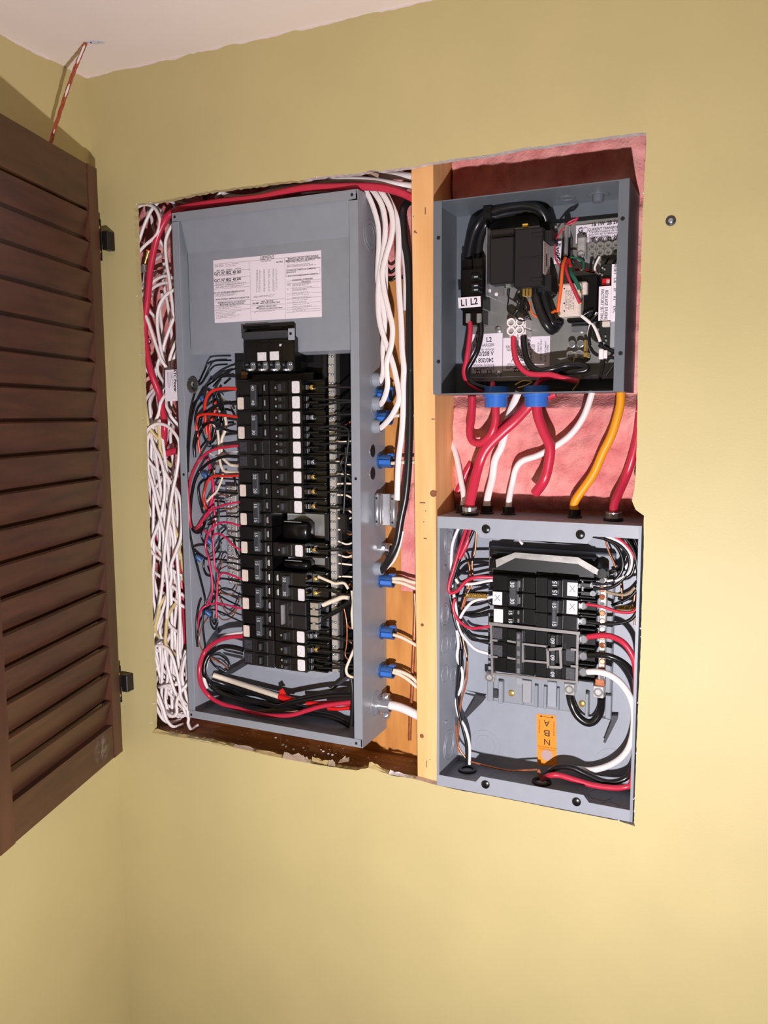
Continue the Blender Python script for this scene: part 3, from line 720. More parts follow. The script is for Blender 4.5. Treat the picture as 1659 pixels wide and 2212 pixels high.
for j, (sl, kd) in enumerate(rk):
    nm = {'S': 'single', 'T': 'tandem', 'D': 'double'}[kd[0]]
    lb = '%s black breaker with white sticker, %s from the main breaker beside the neutral bar' % (nm, ordn[j])
    if sl == 11: lb = 'single black breaker standing alone between two empty slots beside the neutral bar'
    if sl == 13.5: lb = 'glossy black double breaker with one white sticker right below an empty slot'
    if sl == 15.5: lb = 'heavy matte black double breaker with bright square terminal clamps'
    if sl == 17: lb = 'single black breaker right below the heavy matte double breaker'
    if sl == 18: lb = 'single black breaker with brass screw, second below the heavy matte double breaker'
    if sl == 19: lb = 'tandem black breaker at the bottom end beside the neutral bar'
    breaker(kd, 1, (XI+.0010+(.0014*sl/20), YB, zT-PT*(sl+.5)), lb, GR)

# ================================================================== WIRES OF THE LARGE PANEL
GW = 'wires inside the large panel'
def pw(c, pts, r, m, label, d=.05, **k):      # keep every point of a wire inside the box
    out = []; last = d
    for q in pts:
        if len(q) > 2: last = q[2]
        v = P(c, q[0], q[1], last)
        if v.x < X0+.0025+r: v = atx(*px(c, q[0], q[1]), X0+.0025+r)
        if v.y < .002: v = P(c, q[0], q[1], .002)
        out.append(v)
    if c in 'ab' and pts[0][0] >= 680 and out[0].x < -.352: out.insert(0, Vector((-.3525, .049, out[0].z)))     # plugged into the breaker terminal
    return wire(None, out, r, m, label, group=GW, **k)
# heavy red / black feeds in the gutter
pw('a', [(690,490,.046),(520,485),(380,510),(300,580),(265,680,.05),(262,780,.055),(270,900,.06),(290,1090,.066)], .0031, REDO, 'thick orange-red wire on the breaker marked 40')
pw('a', [(690,862,.046),(500,840),(300,825),(190,845),(148,900),(150,1000,.05),(165,1100,.055),(175,1200,.06),(195,1340,.066)], .0027, REDO, 'orange-red wire on the breaker marked 30')
pw('a', [(400,640,.072),(395,780),(350,900),(325,1000),(320,1080),(330,1180)], .0026, REDO, 'short orange-red wire hanging inside the dark bundle of the gutter')
pw('a', [(690,665,.046),(500,690),(380,730),(290,790,.05),(210,870,.055),(180,980,.06),(140,1110),(115,1250),(130,1400)], .0028, BLK, 'thick black wire on the breaker marked 40')
pw('a', [(690,1065,.046),(560,1040),(450,990),(370,940),(300,950,.055),(230,1010,.06),(180,1110),(130,1230),(130,1380)], .0026, BLK, 'thick black wire on the breaker marked 30')
pw('a', [(700,1245,.046),(520,1265),(400,1290),(280,1350,.045),(180,1450,.045),(110,1580),(60,1740),(42,1900),(48,2080),(62,2250),(95,2340),(150,2345),(230,2240),(320,2140,.06)], .0028, RED, 'long red wire sweeping down from the plain breaker and looping back')
pw('a', [(710,1390,.046),(550,1385),(420,1420),(300,1480,.043),(190,1590,.042),(125,1720),(88,1900),(72,2050),(68,2200),(95,2340),(150,2398),(215,2370),(260,2270,.06)], .0031, BLK, 'long thick black wire sweeping down from the plain breaker and looping back')
pw('a', [(690,1325,.055),(560,1345),(450,1370),(370,1370),(310,1335)], .0014, WHITE, 'thin white wire beside the plain black breaker')
pw('a', [(690,1510,.06),(600,1500),(530,1440),(490,1390),(480,1300),(490,1150),(530,1050),(545,950),(530,870)], .0030, CREAM, 'thick cream wire curling up behind the breakers')
pw('a', [(715,1602,.055),(560,1595),(500,1565),(470,1490),(455,1400),(450,1250),(440,1120),(430,1040)], .0026, CREAM, 'cream wire curling beside the thicker cream one')
pw('a', [(500,1570,.06),(495,1660),(460,1760),(420,1850),(350,1920),(290,1990)], .0022, CREAM, 'cream wire winding down to the ground bar')
pw('a', [(715,1642,.046),(560,1650),(400,1645),(330,1680),(290,1740),(265,1820,.055),(245,1920),(260,2030),(300,2110,.065)], .0024, REDO, 'orange-red wire bending out of the breaker right below the plain one')
for i, pts in enumerate(([(610,112),(340,130),(250,260),(185,395),(110,440)], [(560,165),(400,180),(320,260),(235,395),(180,440),(110,450)], [(740,190),(600,250),(480,310),(360,400),(250,480),(200,590),(110,700),(70,860)], [(640,290),(500,330),(420,400),(370,460)])):
    pw('a', pts, .0017, BLK, 'thin black wire running to the steel conduit nut', d=.078)
for pts in ([(130,540),(90,680),(60,850),(45,1050),(30,1300),(20,1500),(30,1700),(40,2000)], [(250,500),(150,660),(95,850),(70,1000),(55,1200),(45,1400),(40,1600)]):
    pw('a', pts, .0019, BLK, 'long black wire hugging the inner side wall of the panel', d=.06)
for pts in ([(240,660),(165,750),(135,880),(140,980)], [(300,500),(360,560),(420,640),(470,760),(480,900),(470,1020)], [(480,440),(430,520),(390,640),(380,800)], [(460,760),(440,880),(400,1000),(370,1130),(330,1230)],
            [(500,700),(500,860),(470,1000),(430,1100),(360,1200)], [(220,860),(215,980),(240,1100),(270,1180)], [(420,820),(350,900),(260,960),(200,1080)], [(600,350),(520,420),(500,470)],
            [(540,760),(620,780),(660,850)], [(560,940),(640,935),(680,945)], [(440,1080),(520,1100),(680,1060)], [(300,1180),(240,1230),(190,1300)], [(380,1500),(350,1600),(330,1700)], [(420,520),(470,640),(480,720)],
            [(250,1700),(190,1760),(175,1850),(195,1990),(235,2140)], [(640,1660),(665,1720),(670,1800)], [(420,1850),(560,1870),(690,1880)], [(400,1980),(520,1990)]):
    pw('a', pts, random.choice((.0018, .0022)), BLK, 'black branch wire in the dark bundle near the steel conduit nut', d=random.uniform(.062, .084))
for pts, m in (([(470,600),(520,640),(550,660)], BRASS), ([(600,720),(640,790),(660,830)], COPPER), ([(450,1450),(400,1530),(390,1620),(410,1700)], COPPER), ([(560,1620),(480,1700),(430,1780)], COPPER), ([(430,1960),(470,2020),(560,2090),(690,2060)], COPPER), ([(430,1890),(560,1910)], COPPER)):
    pw('a', pts, .0012, m, 'bare ground wire glinting behind the breakers', d=.075)
for pts in ([(430,740),(440,780),(460,800)], [(370,950),(395,1000)], [(310,870),(320,900)]):
    pw('a', pts, .002, CREAM, 'short cream wire end in the dark bundle', d=.07)
# steel conduit nut
t = thing('conduit_nut', 'zinc plated conduit nut on the inner side wall of the large panel', 'fitting', atx(*px('a', 95, 450), X0+.0015))
part(MB().lathe(atx(*px('a', 80, 450), X0+.0015), (1, 0, 0), [(0, .015), (.003, .016), (.006, .014), (.006, .009), (.0, .008)], 9, close=True), 'nut', STEEL, t)
part(MB().lathe(atx(*px('a', 80, 450), X0+.006), (1, 0, 0), [(0, .0125), (.006, .012), (.006, .009), (0, .009)], 14, close=True), 'bushing', mat('bushing_olive', (70, 66, 52), .4), t, smooth=True)
for x, y, c in ((230,620,'a'), (265,1640,'a'), (310,545,'b'), (175,770,'b'), (300,1500,'b')):
    p = P(c, x, y, .07)
    if p.x < X0+.008: p = atx(*px(c, x, y), X0+.008)
    solo(MB().lathe(p, (-.4, -.4, .6), [(-.007, .005), (.003, .0055), (.008, .003)], 10), 'wire_connector', BLUE, 'small blue push-in wire clamp in the red wire gutter', 'connector', 'blue clamps in the gutter', smooth=True)
# magenta circuit wires
for pts in ([(715,28),(560,55),(420,100),(320,150),(250,230),(222,330),(240,400),(300,440)], [(720,340),(600,305),(480,300),(370,360),(300,470),(270,580),(280,690),(310,760),(325,850),(350,1000),(360,1150),(350,1270),(295,1370)],
            [(720,655),(630,590),(560,520),(480,460),(410,450),(370,490),(375,620),(385,750),(390,880),(432,965)], [(738,1045),(600,990),(480,975),(438,1000),(430,1100),(425,1200),(415,1350),(415,1560)], [(742,1440),(560,1395),(420,1370),(310,1390),(220,1450),(185,1540),(158,1730)]):
    kk = globals().get('kk', -1)+1
    pw('b', [(x, y, .046 if i < 2 else .05) for i, (x, y) in enumerate(pts)], .0019, MAG, 'magenta wire curving out of the %s double breaker below the one marked 20' % ordn[kk])
pw('a', [(360,1680,.066),(375,1800),(370,1900),(340,2020),(300,2130),(200,2270)], .0030, MAG, 'thick magenta wire running down the middle of the gutter')
pw('a', [(285,1390,.075),(320,1480),(335,1580)], .0028, MAG, 'short magenta wire in the gutter beside the plain breaker')
pw('a', [(370,1900,.07),(375,2050),(390,2150),(375,2300),(360,2430)], .0024, RED, 'red wire hanging beside the thick magenta wire')
for pts in ([(690,-272),(400,-285),(260,-265),(190,-210),(190,-80),(235,90)], [(700,222),(450,220),(320,260),(240,330),(215,480),(250,570)], [(725,508),(560,490),(470,540),(470,680),(430,775),(330,790)], [(728,1252),(600,1185),(500,1170),(430,1220),(390,1320)],
            [(742,1615),(600,1550),(480,1490),(350,1450),(280,1490),(200,1600),(165,1800),(160,1950)], [(730,780),(690,720),(660,600),(640,500)], [(540,380),(480,440)], [(730,860),(650,840),(560,830)], [(450,1040),(560,1050),(730,1090)], [(440,1260),(560,1330),(730,1410)],
            [(110,620),(180,600),(260,600),(330,650)], [(120,660),(200,730),(300,790),(450,790),(560,800)], [(250,800),(245,900),(280,990),(340,1010)], [(330,1510),(340,1640),(390,1720),(430,1640),(420,1540)], [(360,1480),(355,1580),(390,1650),(410,1580)],
            [(440,60),(450,200),(440,320),(430,430)], [(330,230),(350,310),(300,330)], [(480,560),(430,660),(380,720)], [(300,880),(330,960),(380,1080),(400,1240)], [(380,1270),(340,1390),(280,1450)]):
    pw('b', pts, random.choice((.0016, .0019)), BLK, 'black branch wire among the magenta wires', d=random.uniform(.052, .08))
for pts in ([(40,350),(70,480),(110,680),(170,920),(220,1120),(260,1290),(265,1400),(240,1500),(235,1680),(268,1960)], [(165,1950),(150,1800),(150,1600),(180,1400),(210,1310)]):
    pw('b', pts, .0021, BLK, 'long black wire hanging down the inner side wall behind the magenta wires', d=.055)
for pts in ([(540,740),(500,790),(480,860),(450,960),(450,1130),(455,1270),(490,1400),(560,1500),(620,1510),(670,1440),(700,1370),(735,1290)], [(440,1540),(500,1590),(580,1580),(650,1520),(690,1440)], [(460,1190),(500,1240),(580,1260),(650,1230),(700,1120)], [(240,2030),(190,1900),(200,1750),(260,1620),(330,1530)], [(560,870),(480,910),(440,960)], [(330,2090),(420,2140),(540,2200)]):
    pw('b', pts, .0012, COPPER, 'bare copper ground wire looping behind the magenta wires', d=.075)
pw('b', [(400,230,.065),(420,320),(425,400)], .0018, WHITE, 'short white wire beside the ground bar')
# heavy feeders at the bottom
pw('c', [(520,58,.046),(400,68),(300,98,.046),(220,150,.045),(165,220,.044),(132,320),(128,420),(152,510),(220,600),(330,665),(470,705),(600,745),(750,770,.04),(950,765,.036),(1100,722,.036),(1250,682,.036),(1500,648,.036)], .0042, RED, 'thick red feeder swinging round the bottom of the large panel', n=12)
pw('c', [(520,180,.046),(420,155),(320,155,.05),(235,205,.052),(180,290),(172,400),(212,480),(300,560,.055),(430,610,.06),(560,640),(720,660),(830,690,.05),(950,655,.045),(1150,615),(1330,590),(1500,590)], .0046, BLK, 'thick black feeder swinging round the bottom of the large panel', n=12)
pw('c', [(520,30,.05),(400,45),(330,75,.055),(260,140,.06),(215,230),(188,320),(170,430),(195,520)], .0036, WHITE, 'white feeder hidden behind the thick red one')
pw('c', [(250,408,.082),(400,455,.078),(600,520,.07),(855,603,.06)], .0052, CREAM, 'thick cream neutral feeder lying across the panel bottom', n=12)
pw('c', [(845,600,.0595),(910,618,.058),(975,634,.056)], .0056, TAPER, 'red tape wrap on the end of the cream feeder', n=12, name='tape_wrap', cat='tape')
solo(MB().slab([P('c', 842, 548, .06), P('c', 875, 525, .06), P('c', 908, 580, .06), P('c', 850, 578, .06)], .0006), 'tape_flag', TAPER, 'small red tape flag standing up beside the cream feeder', 'tape')
pw('c', [(240,450,.085),(400,505,.08),(600,562,.074),(750,615,.066),(850,655,.06),(980,690,.056),(1100,720,.05)], .0052, BLK, 'thick black feeder lying below the cream one', n=12)
pw('c', [(250,520,.088),(420,560,.085),(560,640,.085),(800,700,.08),(1000,730,.075),(1300,780,.07),(1470,860,.07)], .0048, BLK, 'thick black feeder resting on the panel floor', n=12)
pw('c', [(1090,660,.05),(1200,660),(1330,655),(1480,665)], .0042, TAPER, 'red taped feeder end leaving below the black one', n=10)
pw('c', [(1280,705,.055),(1370,710),(1480,700)], .0035, TAPER, 'red taped white feeder end leaving beside the thick red feeder', n=10)
pw('c', [(1490,440,.03),(1500,560),(1500,700),(1490,860)], .004, BLK, 'thick black cable standing in the corner of the panel', n=10)
pw('c', [(630,735,.075),(800,720,.07),(1000,722,.065),(1100,715,.06)], .0035, mat('tan_sheath', (150, 128, 100), .45), 'tan feeder lying on the panel floor')
for pts in ([(230,230),(300,225),(370,270),(400,330),(390,380)], [(215,260),(270,330),(360,390)]):
    pw('c', pts, .0018, BLK, 'thin black wire loop below the last red feeder', d=.085)
pw('c', [(220,245,.08),(280,270),(340,310),(390,355)], .0016, COPPER, 'bare copper wire below the last red feeder')
# wires from the breakers to the neutral-bar gutter
for j_, (sl, kd) in enumerate(rk):
    if kd[0] == 'D': continue
    for dz in ((0,) if kd[0] == 'S' else (.006, -.006)):
        wl = 'black%s wire crossing the neutral bar from the %s breaker below the main breaker' % ('' if kd[0] == 'S' else (' upper' if dz > 0 else ' lower'), ordn[j_])
        zc = zT-PT*(sl+.5)+dz; x = XI+.078+.0014*sl/20; s = random.uniform(-.004, .005)
        pts = [Vector((x, .036, zc)), Vector((x+.02, .036, zc+s*.3)), Vector((x+.045, .036, zc+s)), Vector((x+.066, .040, zc+s*1.2)), Vector((X1-.004, .048, zc+s*2-.002))]
        wire(None, pts, .0019, BLKC, wl, group='black wires crossing the neutral bar')
for k in range(17):
    y = 950+k*24.5+random.uniform(-4, 4)
    if y > 1260: break
    pts = [at(727+k*.4, y, .05), at(738, y+random.uniform(-2, 4), .05), at(749, y+random.uniform(-3, 8), .055), at(764, y+random.uniform(-4, 10), .06)]
    wire(None, pts, .0018, CREAM, 'white wire end clamped in the neutral bar', group='white wires in the neutral bar')
for k in range(20):
    y = 890+k*26+random.uniform(-8, 8)
    pts = [at(738, y, .075), at(747, y+random.uniform(-12, 12), .07), at(757, y+random.uniform(-20, 20), .065), at(768, y+random.uniform(-20, 20), .07)]
    wire(None, pts, .0017, random.choice((BLK, BLK, COPPER, BLKC)), 'wire crossing the narrow gutter behind the panel flange', group='wires in the narrow gutter')
GS = 'special wires beside the neutral bar'
for c, pts, r_, m, lb in (('P', [(1110,150),(1250,210),(1330,240),(1440,235),(1495,310)], .0026, CREAM, 'cream wire from the glossy double breaker right below the empty slot'),
        ('P', [(1110,325),(1230,320),(1330,350),(1440,385),(1540,380)], .0026, BLK, 'black wire from the glossy double breaker right below the empty slot'),
        ('P', [(1170,515),(1250,480),(1330,450),(1420,415),(1500,420)], .0042, CREAM, 'thick cream wire from the heavy matte double breaker'),
        ('P', [(1170,690),(1280,630),(1400,560),(1540,460)], .0042, BLK, 'thick black wire from the heavy matte double breaker'),
        ('P', [(1575,1070),(1510,1220),(1470,1330),(1490,1410),(1580,1450)], .0026, CREAM, 'white wire loop below the neutral bar'),
        ('P', [(1545,330),(1560,480),(1545,620),(1560,820)], .0030, CREAM, 'white wire running down behind the panel flange'),
        ('P', [(1435,530),(1475,740),(1475,1000),(1455,1150),(1500,1220)], .0012, COPPER, 'bare copper wire beside the neutral bar'),
        ('O', [(1560,-20),(1440,50),(1400,130),(1425,220),(1490,300),(1570,350)], .0022, BLKC, 'black wire bowing towards the neutral bar and back'),
        ('O', [(1465,-80),(1460,200),(1450,500),(1435,790)], .0022, BLKC, 'black wire hanging straight to a black splice sleeve'),
        ('O', [(1470,950),(1500,990),(1570,1020)], .0022, BLKC, 'black wire leaving the black splice sleeve'),
        ('N', [(1120,1390),(1300,1360),(1440,1380),(1500,1440),(1490,1640),(1465,1840)], .0022, BLKC, 'black wire turning down across the neutral bar')):
    wire(c, pts, r_, m, lb, .034, group=GS)
p = P('O', 1448, 890, .034); solo(MB().cbox(p.x-.0065, p.x+.0065, .028, .042, p.z-.017, p.z+.017, .003), 'splice_sleeve', BLK, 'black splice sleeve hanging beside the neutral bar', 'connector')

# ================================================================== CABLE TANGLE LEFT OF THE PANEL
GT = 'white cables in the tangle beside the large panel'
LT = 'white sheathed cable in the tangle beside the large panel'
def tw_(c, pts, d, m=WHITE, r=.0031, label=LT, group=GT, flat=1.0):
    q = path(c, pts, d) if c else list(pts)
    for e, n_ in ((0, 1), (-1, -2)):          # both ends run on, back into the wall cavity
        t_ = (q[e]-q[n_]).normalized()
        ext = [q[e]+t_*.018+Vector((0, .012, 0)), q[e]+t_*.034+Vector((0, .034, 0))]
        for v in ext: v.y = min(v.y, .095); v.x = min(v.x, X0-.004); v.z = max(v.z, -.533)
        q = ext[::-1]+q if e == 0 else q+ext
    return wire(None, q, r, m, label, name='cable', cat='cable', group=group, flat=flat)
GRD = 'red cables around the large panel'
redp = path('W', [(600,225,.030),(520,275,.028),(460,360),(400,480),(350,620),(310,800),(275,1000),(255,1200),(235,1400),(205,1650),(205,1900),(240,2180)], .028)
redp += path('C', [(250,260,.03),(330,470,.04),(355,600),(385,740),(390,900),(385,1040,.07)])
wire(None, path('B', [(1300,430,.03),(1140,330,.03),(1000,270,.024),(800,225,.02),(560,215,.018),(300,222,.016),(0,232,.016)])+path('A', [(1300,222,.016),(1100,266,.016),(800,298,.018),(600,326,.02),(450,352,.024)])+redp, .0062, RED, 'red cable arching along the panel top and down through the white tangle', name='cable', cat='cable', group=GRD, n=12)
wire('X', [(375,640,.06),(430,610,.055),(500,585),(560,575),(640,590,.06)], .0068, RED, 'short red cable stub entering the panel through the white tangle', name='cable', cat='cable', group=GRD, n=10)
wire('Y', [(495,-260,.075),(520,-60),(545,120),(575,320),(605,560),(625,800),(628,1050)], .0068, RED, 'red cable running along the panel side behind the white tangle', name='cable', cat='cable', group=GRD, n=10)
wire('Y', [(330,250,.08),(340,480),(395,780),(450,1050),(490,1250),(480,1400),(520,1560),(580,1800)], .0065, RED, 'red cable deep in the lower part of the white tangle', name='cable', cat='cable', group=GRD, n=10)
wire('X', [(185,850,.085),(200,1050),(225,1250),(250,1500),(310,1750),(340,2000)], .005, RED, 'thin red cable deep in the middle of the white tangle', name='cable', cat='cable', group=GRD, n=8)
for pts, d in (([(30,260),(120,160),(240,135),(340,190),(400,330),(390,450),(340,560),(200,680),(100,800),(60,900)], .024), ([(620,200),(580,110),(500,80),(400,90),(330,160),(270,240),(190,420),(130,600),(70,760)], .032),
               ([(300,130),(360,90),(450,65),(540,70)], .05), ([(360,170),(430,240),(490,330)], .05), ([(235,230),(290,310),(310,440)], .07),
               ([(560,420),(500,540),(475,660),(490,900),(530,1150),(545,1280),(570,1480),(590,1600)], .035), ([(585,1270),(490,1330),(410,1440),(370,1590),(370,1760),(400,1960),(450,2212)], .035),
               ([(600,1630),(540,1760),(480,1920),(420,2120),(370,2260)], .045), ([(40,1170),(100,1330),(170,1500),(260,1730),(350,2000),(430,2212)], .026), ([(640,1920),(570,2060),(530,2200)], .055), ([(650,2050),(600,2150),(570,2240)], .06),
               ([(300,1170),(380,1110),(480,1080),(580,1110)], .06), ([(300,1250),(400,1190),(500,1170),(590,1200)], .06), ([(215,1020),(195,1150),(165,1290),(190,1420)], .06), ([(120,1450),(130,1600),(130,1800),(150,2000),(180,2230)], .03), ([(180,1250),(160,1500),(130,1700)], .055)):
    tw_('W', pts, d)
RUNX = [([(160,640),(140,420),(185,290),(280,225),(380,225),(480,280),(560,380),(598,480),(592,640),(560,880),(510,1120),(470,1400),(430,1700),(400,1960)], .020), ([(180,420),(175,640),(190,850),(240,1020),(290,1240),(345,1480),(390,1700),(395,1960),(375,2230)], .026),
               ([(225,380),(270,530),(330,640),(385,820),(405,980),(400,1180),(365,1400),(320,1560),(240,1760),(200,1960),(190,2230)], .030), ([(140,-40),(150,300),(150,640),(160,1000),(165,1300),(175,1560),(195,1840)], .022),
               ([(400,830),(470,970),(560,1090),(615,1250),(630,1500),(615,1740),(560,1900),(490,2100),(440,2300)], .034), ([(290,240),(330,420),(365,700)], .05), ([(240,400),(225,700),(260,980),(320,1180),(365,1300)], .045),
               ([(265,600),(255,800),(275,1010)], .06), ([(160,1180),(200,1340),(230,1440)], .05), ([(260,1150),(255,1400),(250,1700),(265,2000),(250,2240)], .036), ([(310,1180),(330,1500),(340,1760),(330,1900)], .055),
               ([(400,1330),(450,1500),(510,1720),(530,1880)], .05), ([(270,1830),(360,1960),(450,2110)], .05), ([(150,1600),(190,1800),(230,2020),(260,2260)], .055), ([(120,1000),(140,1500),(155,1900),(180,2240)], .04), ([(430,1180),(450,1260),(520,1480),(560,1700)], .052),
               ([(300,300),(300,450),(340,620)], .062), ([(210,-40),(225,80),(180,200),(130,300),(120,500)], .05), ([(430,-20),(470,70),(495,130)], .04), ([(470,160),(540,230)], .07), ([(350,-60),(330,60),(280,190),(230,310)], .035)]
RUNY = [([(230,-80),(160,300),(145,600),(155,900),(150,1000)], .026), ([(320,-60),(310,250),(270,520),(200,820),(150,1010)], .030), ([(345,-60),(375,200),(385,480),(375,720)], .026), ([(480,-80),(430,200),(330,560),(240,850),(180,1010)], .035),
               ([(150,1240),(150,1380),(190,1560),(260,1740),(320,1900),(370,2060)], .022), ([(150,1260),(170,1150),(230,1080),(310,1080),(390,1130),(450,1240),(500,1420),(540,1600),(560,1760)], .024), ([(190,1130),(240,1300),(290,1500)], .05), ([(235,1020),(240,1200),(290,1420)], .055), ([(270,1010),(290,1200),(310,1360)], .05),
               ([(350,1130),(370,1300),(420,1500),(480,1690),(560,1800),(640,1920)], .03), ([(630,1210),(590,1340),(575,1500),(610,1660),(650,1800)], .035), ([(580,1660),(520,1760),(500,1860),(505,1960),(470,2010),(400,1990)], .028), ([(170,1540),(230,1700),(330,1830)], .05),
               ([(170,1620),(250,1800),(300,1900),(350,2050)], .045), ([(340,1620),(430,1740),(540,1860),(650,1960)], .055), ([(300,1620),(380,1600),(430,1600)], .04), ([(190,1760),(240,1900),(310,2040)], .04), ([(370,1900),(420,1970),(480,1960)], .06), ([(520,1980),(570,1990),(620,2000)], .05),
               ([(410,480),(440,700),(480,940),(500,1120)], .055), ([(510,360),(545,560),(540,800),(515,1100),(535,1350)], .05), ([(205,90),(300,170),(450,290),(610,420)], .05), ([(330,380),(440,440),(620,570)], .05), ([(160,150),(190,400),(220,640),(200,820)], .045), ([(200,250),(250,420),(270,520)], .055),
               ([(140,400),(150,700),(160,980)], .04), ([(400,1230),(480,1350)], .07), ([(640,1250),(640,1500),(620,1650)], .05), ([(650,1930),(660,2040),(655,2110)], .03), ([(280,850),(290,950)], .05), ([(480,1580),(560,1560),(640,1560)], .05), ([(370,1650),(430,1720)], .07), ([(300,1100),(350,1290),(420,1460)], .052)]
JOIN = {0: 1, 1: 2, 2: 0, 4: 3, 9: 23, 13: 24, 14: 25}
for i_, (pts, d) in enumerate(RUNX):
    q = path('X', pts, d)
    if i_ in JOIN:
        q2 = [v for v in path('Y', *RUNY[JOIN[i_]])]; q = [v for v in q if v.z > q2[1].z+.012]+q2[1:]
    tw_(None, q, d)
for i_, (pts, d) in enumerate(RUNY):
    if i_ not in JOIN.values(): tw_('Y', pts, d)
for c, pts, d in (('C', [(130,200),(165,500),(190,700),(215,830)], .024), ('X', [(320,200),(340,420),(345,560)], .045), ('Y', [(275,550),(240,720),(215,840)], .0295), ('Y', [(375,720),(360,900),(355,1030)], .026), ('Y', [(575,-40),(600,100),(600,200)], .07), ('X', [(500,1500),(540,1600),(575,1700)], .049), ('X', [(600,1900),(630,2000),(650,2150)], .06)):
    tw_(c, pts, d, YELW, .0034, 'aged yellowed length of cable in the white tangle', 'yellowed cables in the tangle')
rg = random.Random(3)
def lerp(tab, v):
    for (a0, b0), (a1, b1) in zip(tab, tab[1:]):
        if v <= a1: return b0+(b1-b0)*max(0, min(1, (v-a0)/(a1-a0)))
    return tab[-1][1]
for k in range(10):      # long cables weaving down the whole bay: five layers, two side by side in each
    ly, ln = divmod(k, 2)
    if ln == 0: f = rg.uniform(.7, 1.6); ph = rg.uniform(0, 6.28); amp = rg.uniform(.22, .34)
    y0_ = rg.uniform(780, 930) if ly < 4 else rg.uniform(470, 620); y1_ = rg.uniform(1430, 1545); dp = .046+.0095*ly
    pts = []; n_ = 16
    for i in range(n_+1):
        y = 470+(1545-470)*i/n_
        if y < y0_ or y > y1_: continue
        l = lerp([(440,296),(800,308),(1000,313),(1240,324),(1540,336)], y); r2 = lerp([(440,368),(1560,405)], y)
        pts.append(at(l+(r2-l)*max(.04, min(.97, (.36+.26*ln)+amp*math.sin(ph+f*6.28*i/n_))), y, dp))
    tw_(None, pts, dp)
for k in range(6):       # slack ends folded over on the sill
    x = 336+k*11+rg.uniform(-3, 3); d_ = rg.uniform(.03, .075)
    pts = [at(x+rg.uniform(-14, 14), 1400+rg.uniform(-30, 30), d_), at(x+rg.uniform(-6, 6), 1460, d_), at(x, 1510, d_), at(x+8, 1540, d_), at(x+16, 1548, d_), at(x+22, 1535, d_+.006), at(x+20, 1490, d_+.01)]
    wire(None, pts, .0031, WHITE, 'white cable folded over in a loop above the wooden sill', name='cable', cat='cable', group='folded cable loops above the sill')
# coax splitter
t = thing('coax_splitter', 'brass coaxial coupler with black boots hanging in the white tangle', 'connector', P('W', 160, 1000, .03))
a, b_ = P('W', 250, 760, .03), P('W', 115, 1200, .03); ax = (b_-a)
part(MB().lathe(a, ax, [(0, .0032), (.012, .0032), (.012, .0022), (.022, .0022)], 10), 'plug', BRASS, t, smooth=True)
part(MB().lathe(a+ax*.38, ax, [(0, .004), (.010, .004)], 6), 'nut', BRASS, t)
part(MB().cbox(P('W',165,960,.03).x-.009, P('W',165,960,.03).x+.009, .026, .036, P('W',165,970,.03).z-.008, P('W',165,970,.03).z+.005, .002), 'splitter_body', STEEL, t)
part(MB().lathe(a+ax*.72, ax, [(0, .0036), (.018, .0036), (.018, .0028), (.026, .0028)], 10), 'boot', BLK, t, smooth=True)
part(MB().lathe(a-ax*.04, ax, [(0, .005), (.002, .005)], 12), 'band', ORANGE, t); part(MB().lathe(a+ax*.99, ax, [(0, .005), (.002, .005)], 12), 'band', ORANGE, t)
# power tag
q = [P('C', 400, 205, .02), P('C', 525, 195, .02), P('C', 540, 548, .02), P('C', 402, 555, .02)]
t = thing('printed_tag', 'small white printed power tag tucked between the white tangle and the panel', 'tag', q[3])
part(MB().slab([Vector((min(p.x, X0-.0005), .02, p.z)) for p in q], .0006), 'tag_plate', PAPER, t)
text(t, 'ATC Power', P('C', 508, 320, .0190), .0085, rot=-math.pi/2, bold=.03)
b = MB()
for k in range(5):
    p0, p1 = P('C', 420+k*14, 225, .0190), P('C', 430+k*14, 360+random.uniform(-30, 60), .0190)
    b.add([p0, p0+Vector((.0008, 0, 0)), p1+Vector((.0008, 0, 0)), p1], [(0,1,2,3)])
part(b, 'fine_print', INKG, t, kind='stuff')
for c, x, y, w in (('Y', 350, 1615, 70), ('Y', 520, 1570, 60)):
    p = P(c, x, y, .045); solo(MB().cbox(p.x-w/6.146*.0006, p.x+w/6.146*.0006, .043, .049, p.z-.003, p.z+.003, .001), 'cable_staple', WHITE, 'white plastic cable staple in the lower tangle', 'staple', 'white staples in the tangle')

# cables along the top
GTOP = 'cables running along the top of the large panel'
wire(None, path('A', [(790,205,.03),(830,245,.03),(950,262,.03),(1080,250),(1200,215),(1350,185),(1520,155),(1659,135)], .03)+path('B', [(200,158,.03),(400,140,.03),(600,140,.03),(800,158),(1000,192),(1180,210,.045)], .03), .0052, WHITE, 'white printed cable running along the panel top above the red one', name='cable', cat='cable', group=GTOP)
for c, pts, d, r_, lb in (('A', [(790,195),(770,230),(735,270)], .03, .0034, 'short white cable end bent down above the panel'), ('B', [(700,100),(850,95),(1000,95),(1200,110)], .05, .0062, 'thick white cable under the ragged plaster edge'),
                       ('B', [(-40,275),(150,255),(350,240)], .03, .0042, 'white cable half hidden under the red one along the panel top'), ('A', [(1200,185),(1280,150),(1330,145)], .05, .004, 'white cable dipping behind the ragged plaster edge')):
    wire(c, pts, r_, WHITE, lb, d, name='cable', cat='cable', group=GTOP)

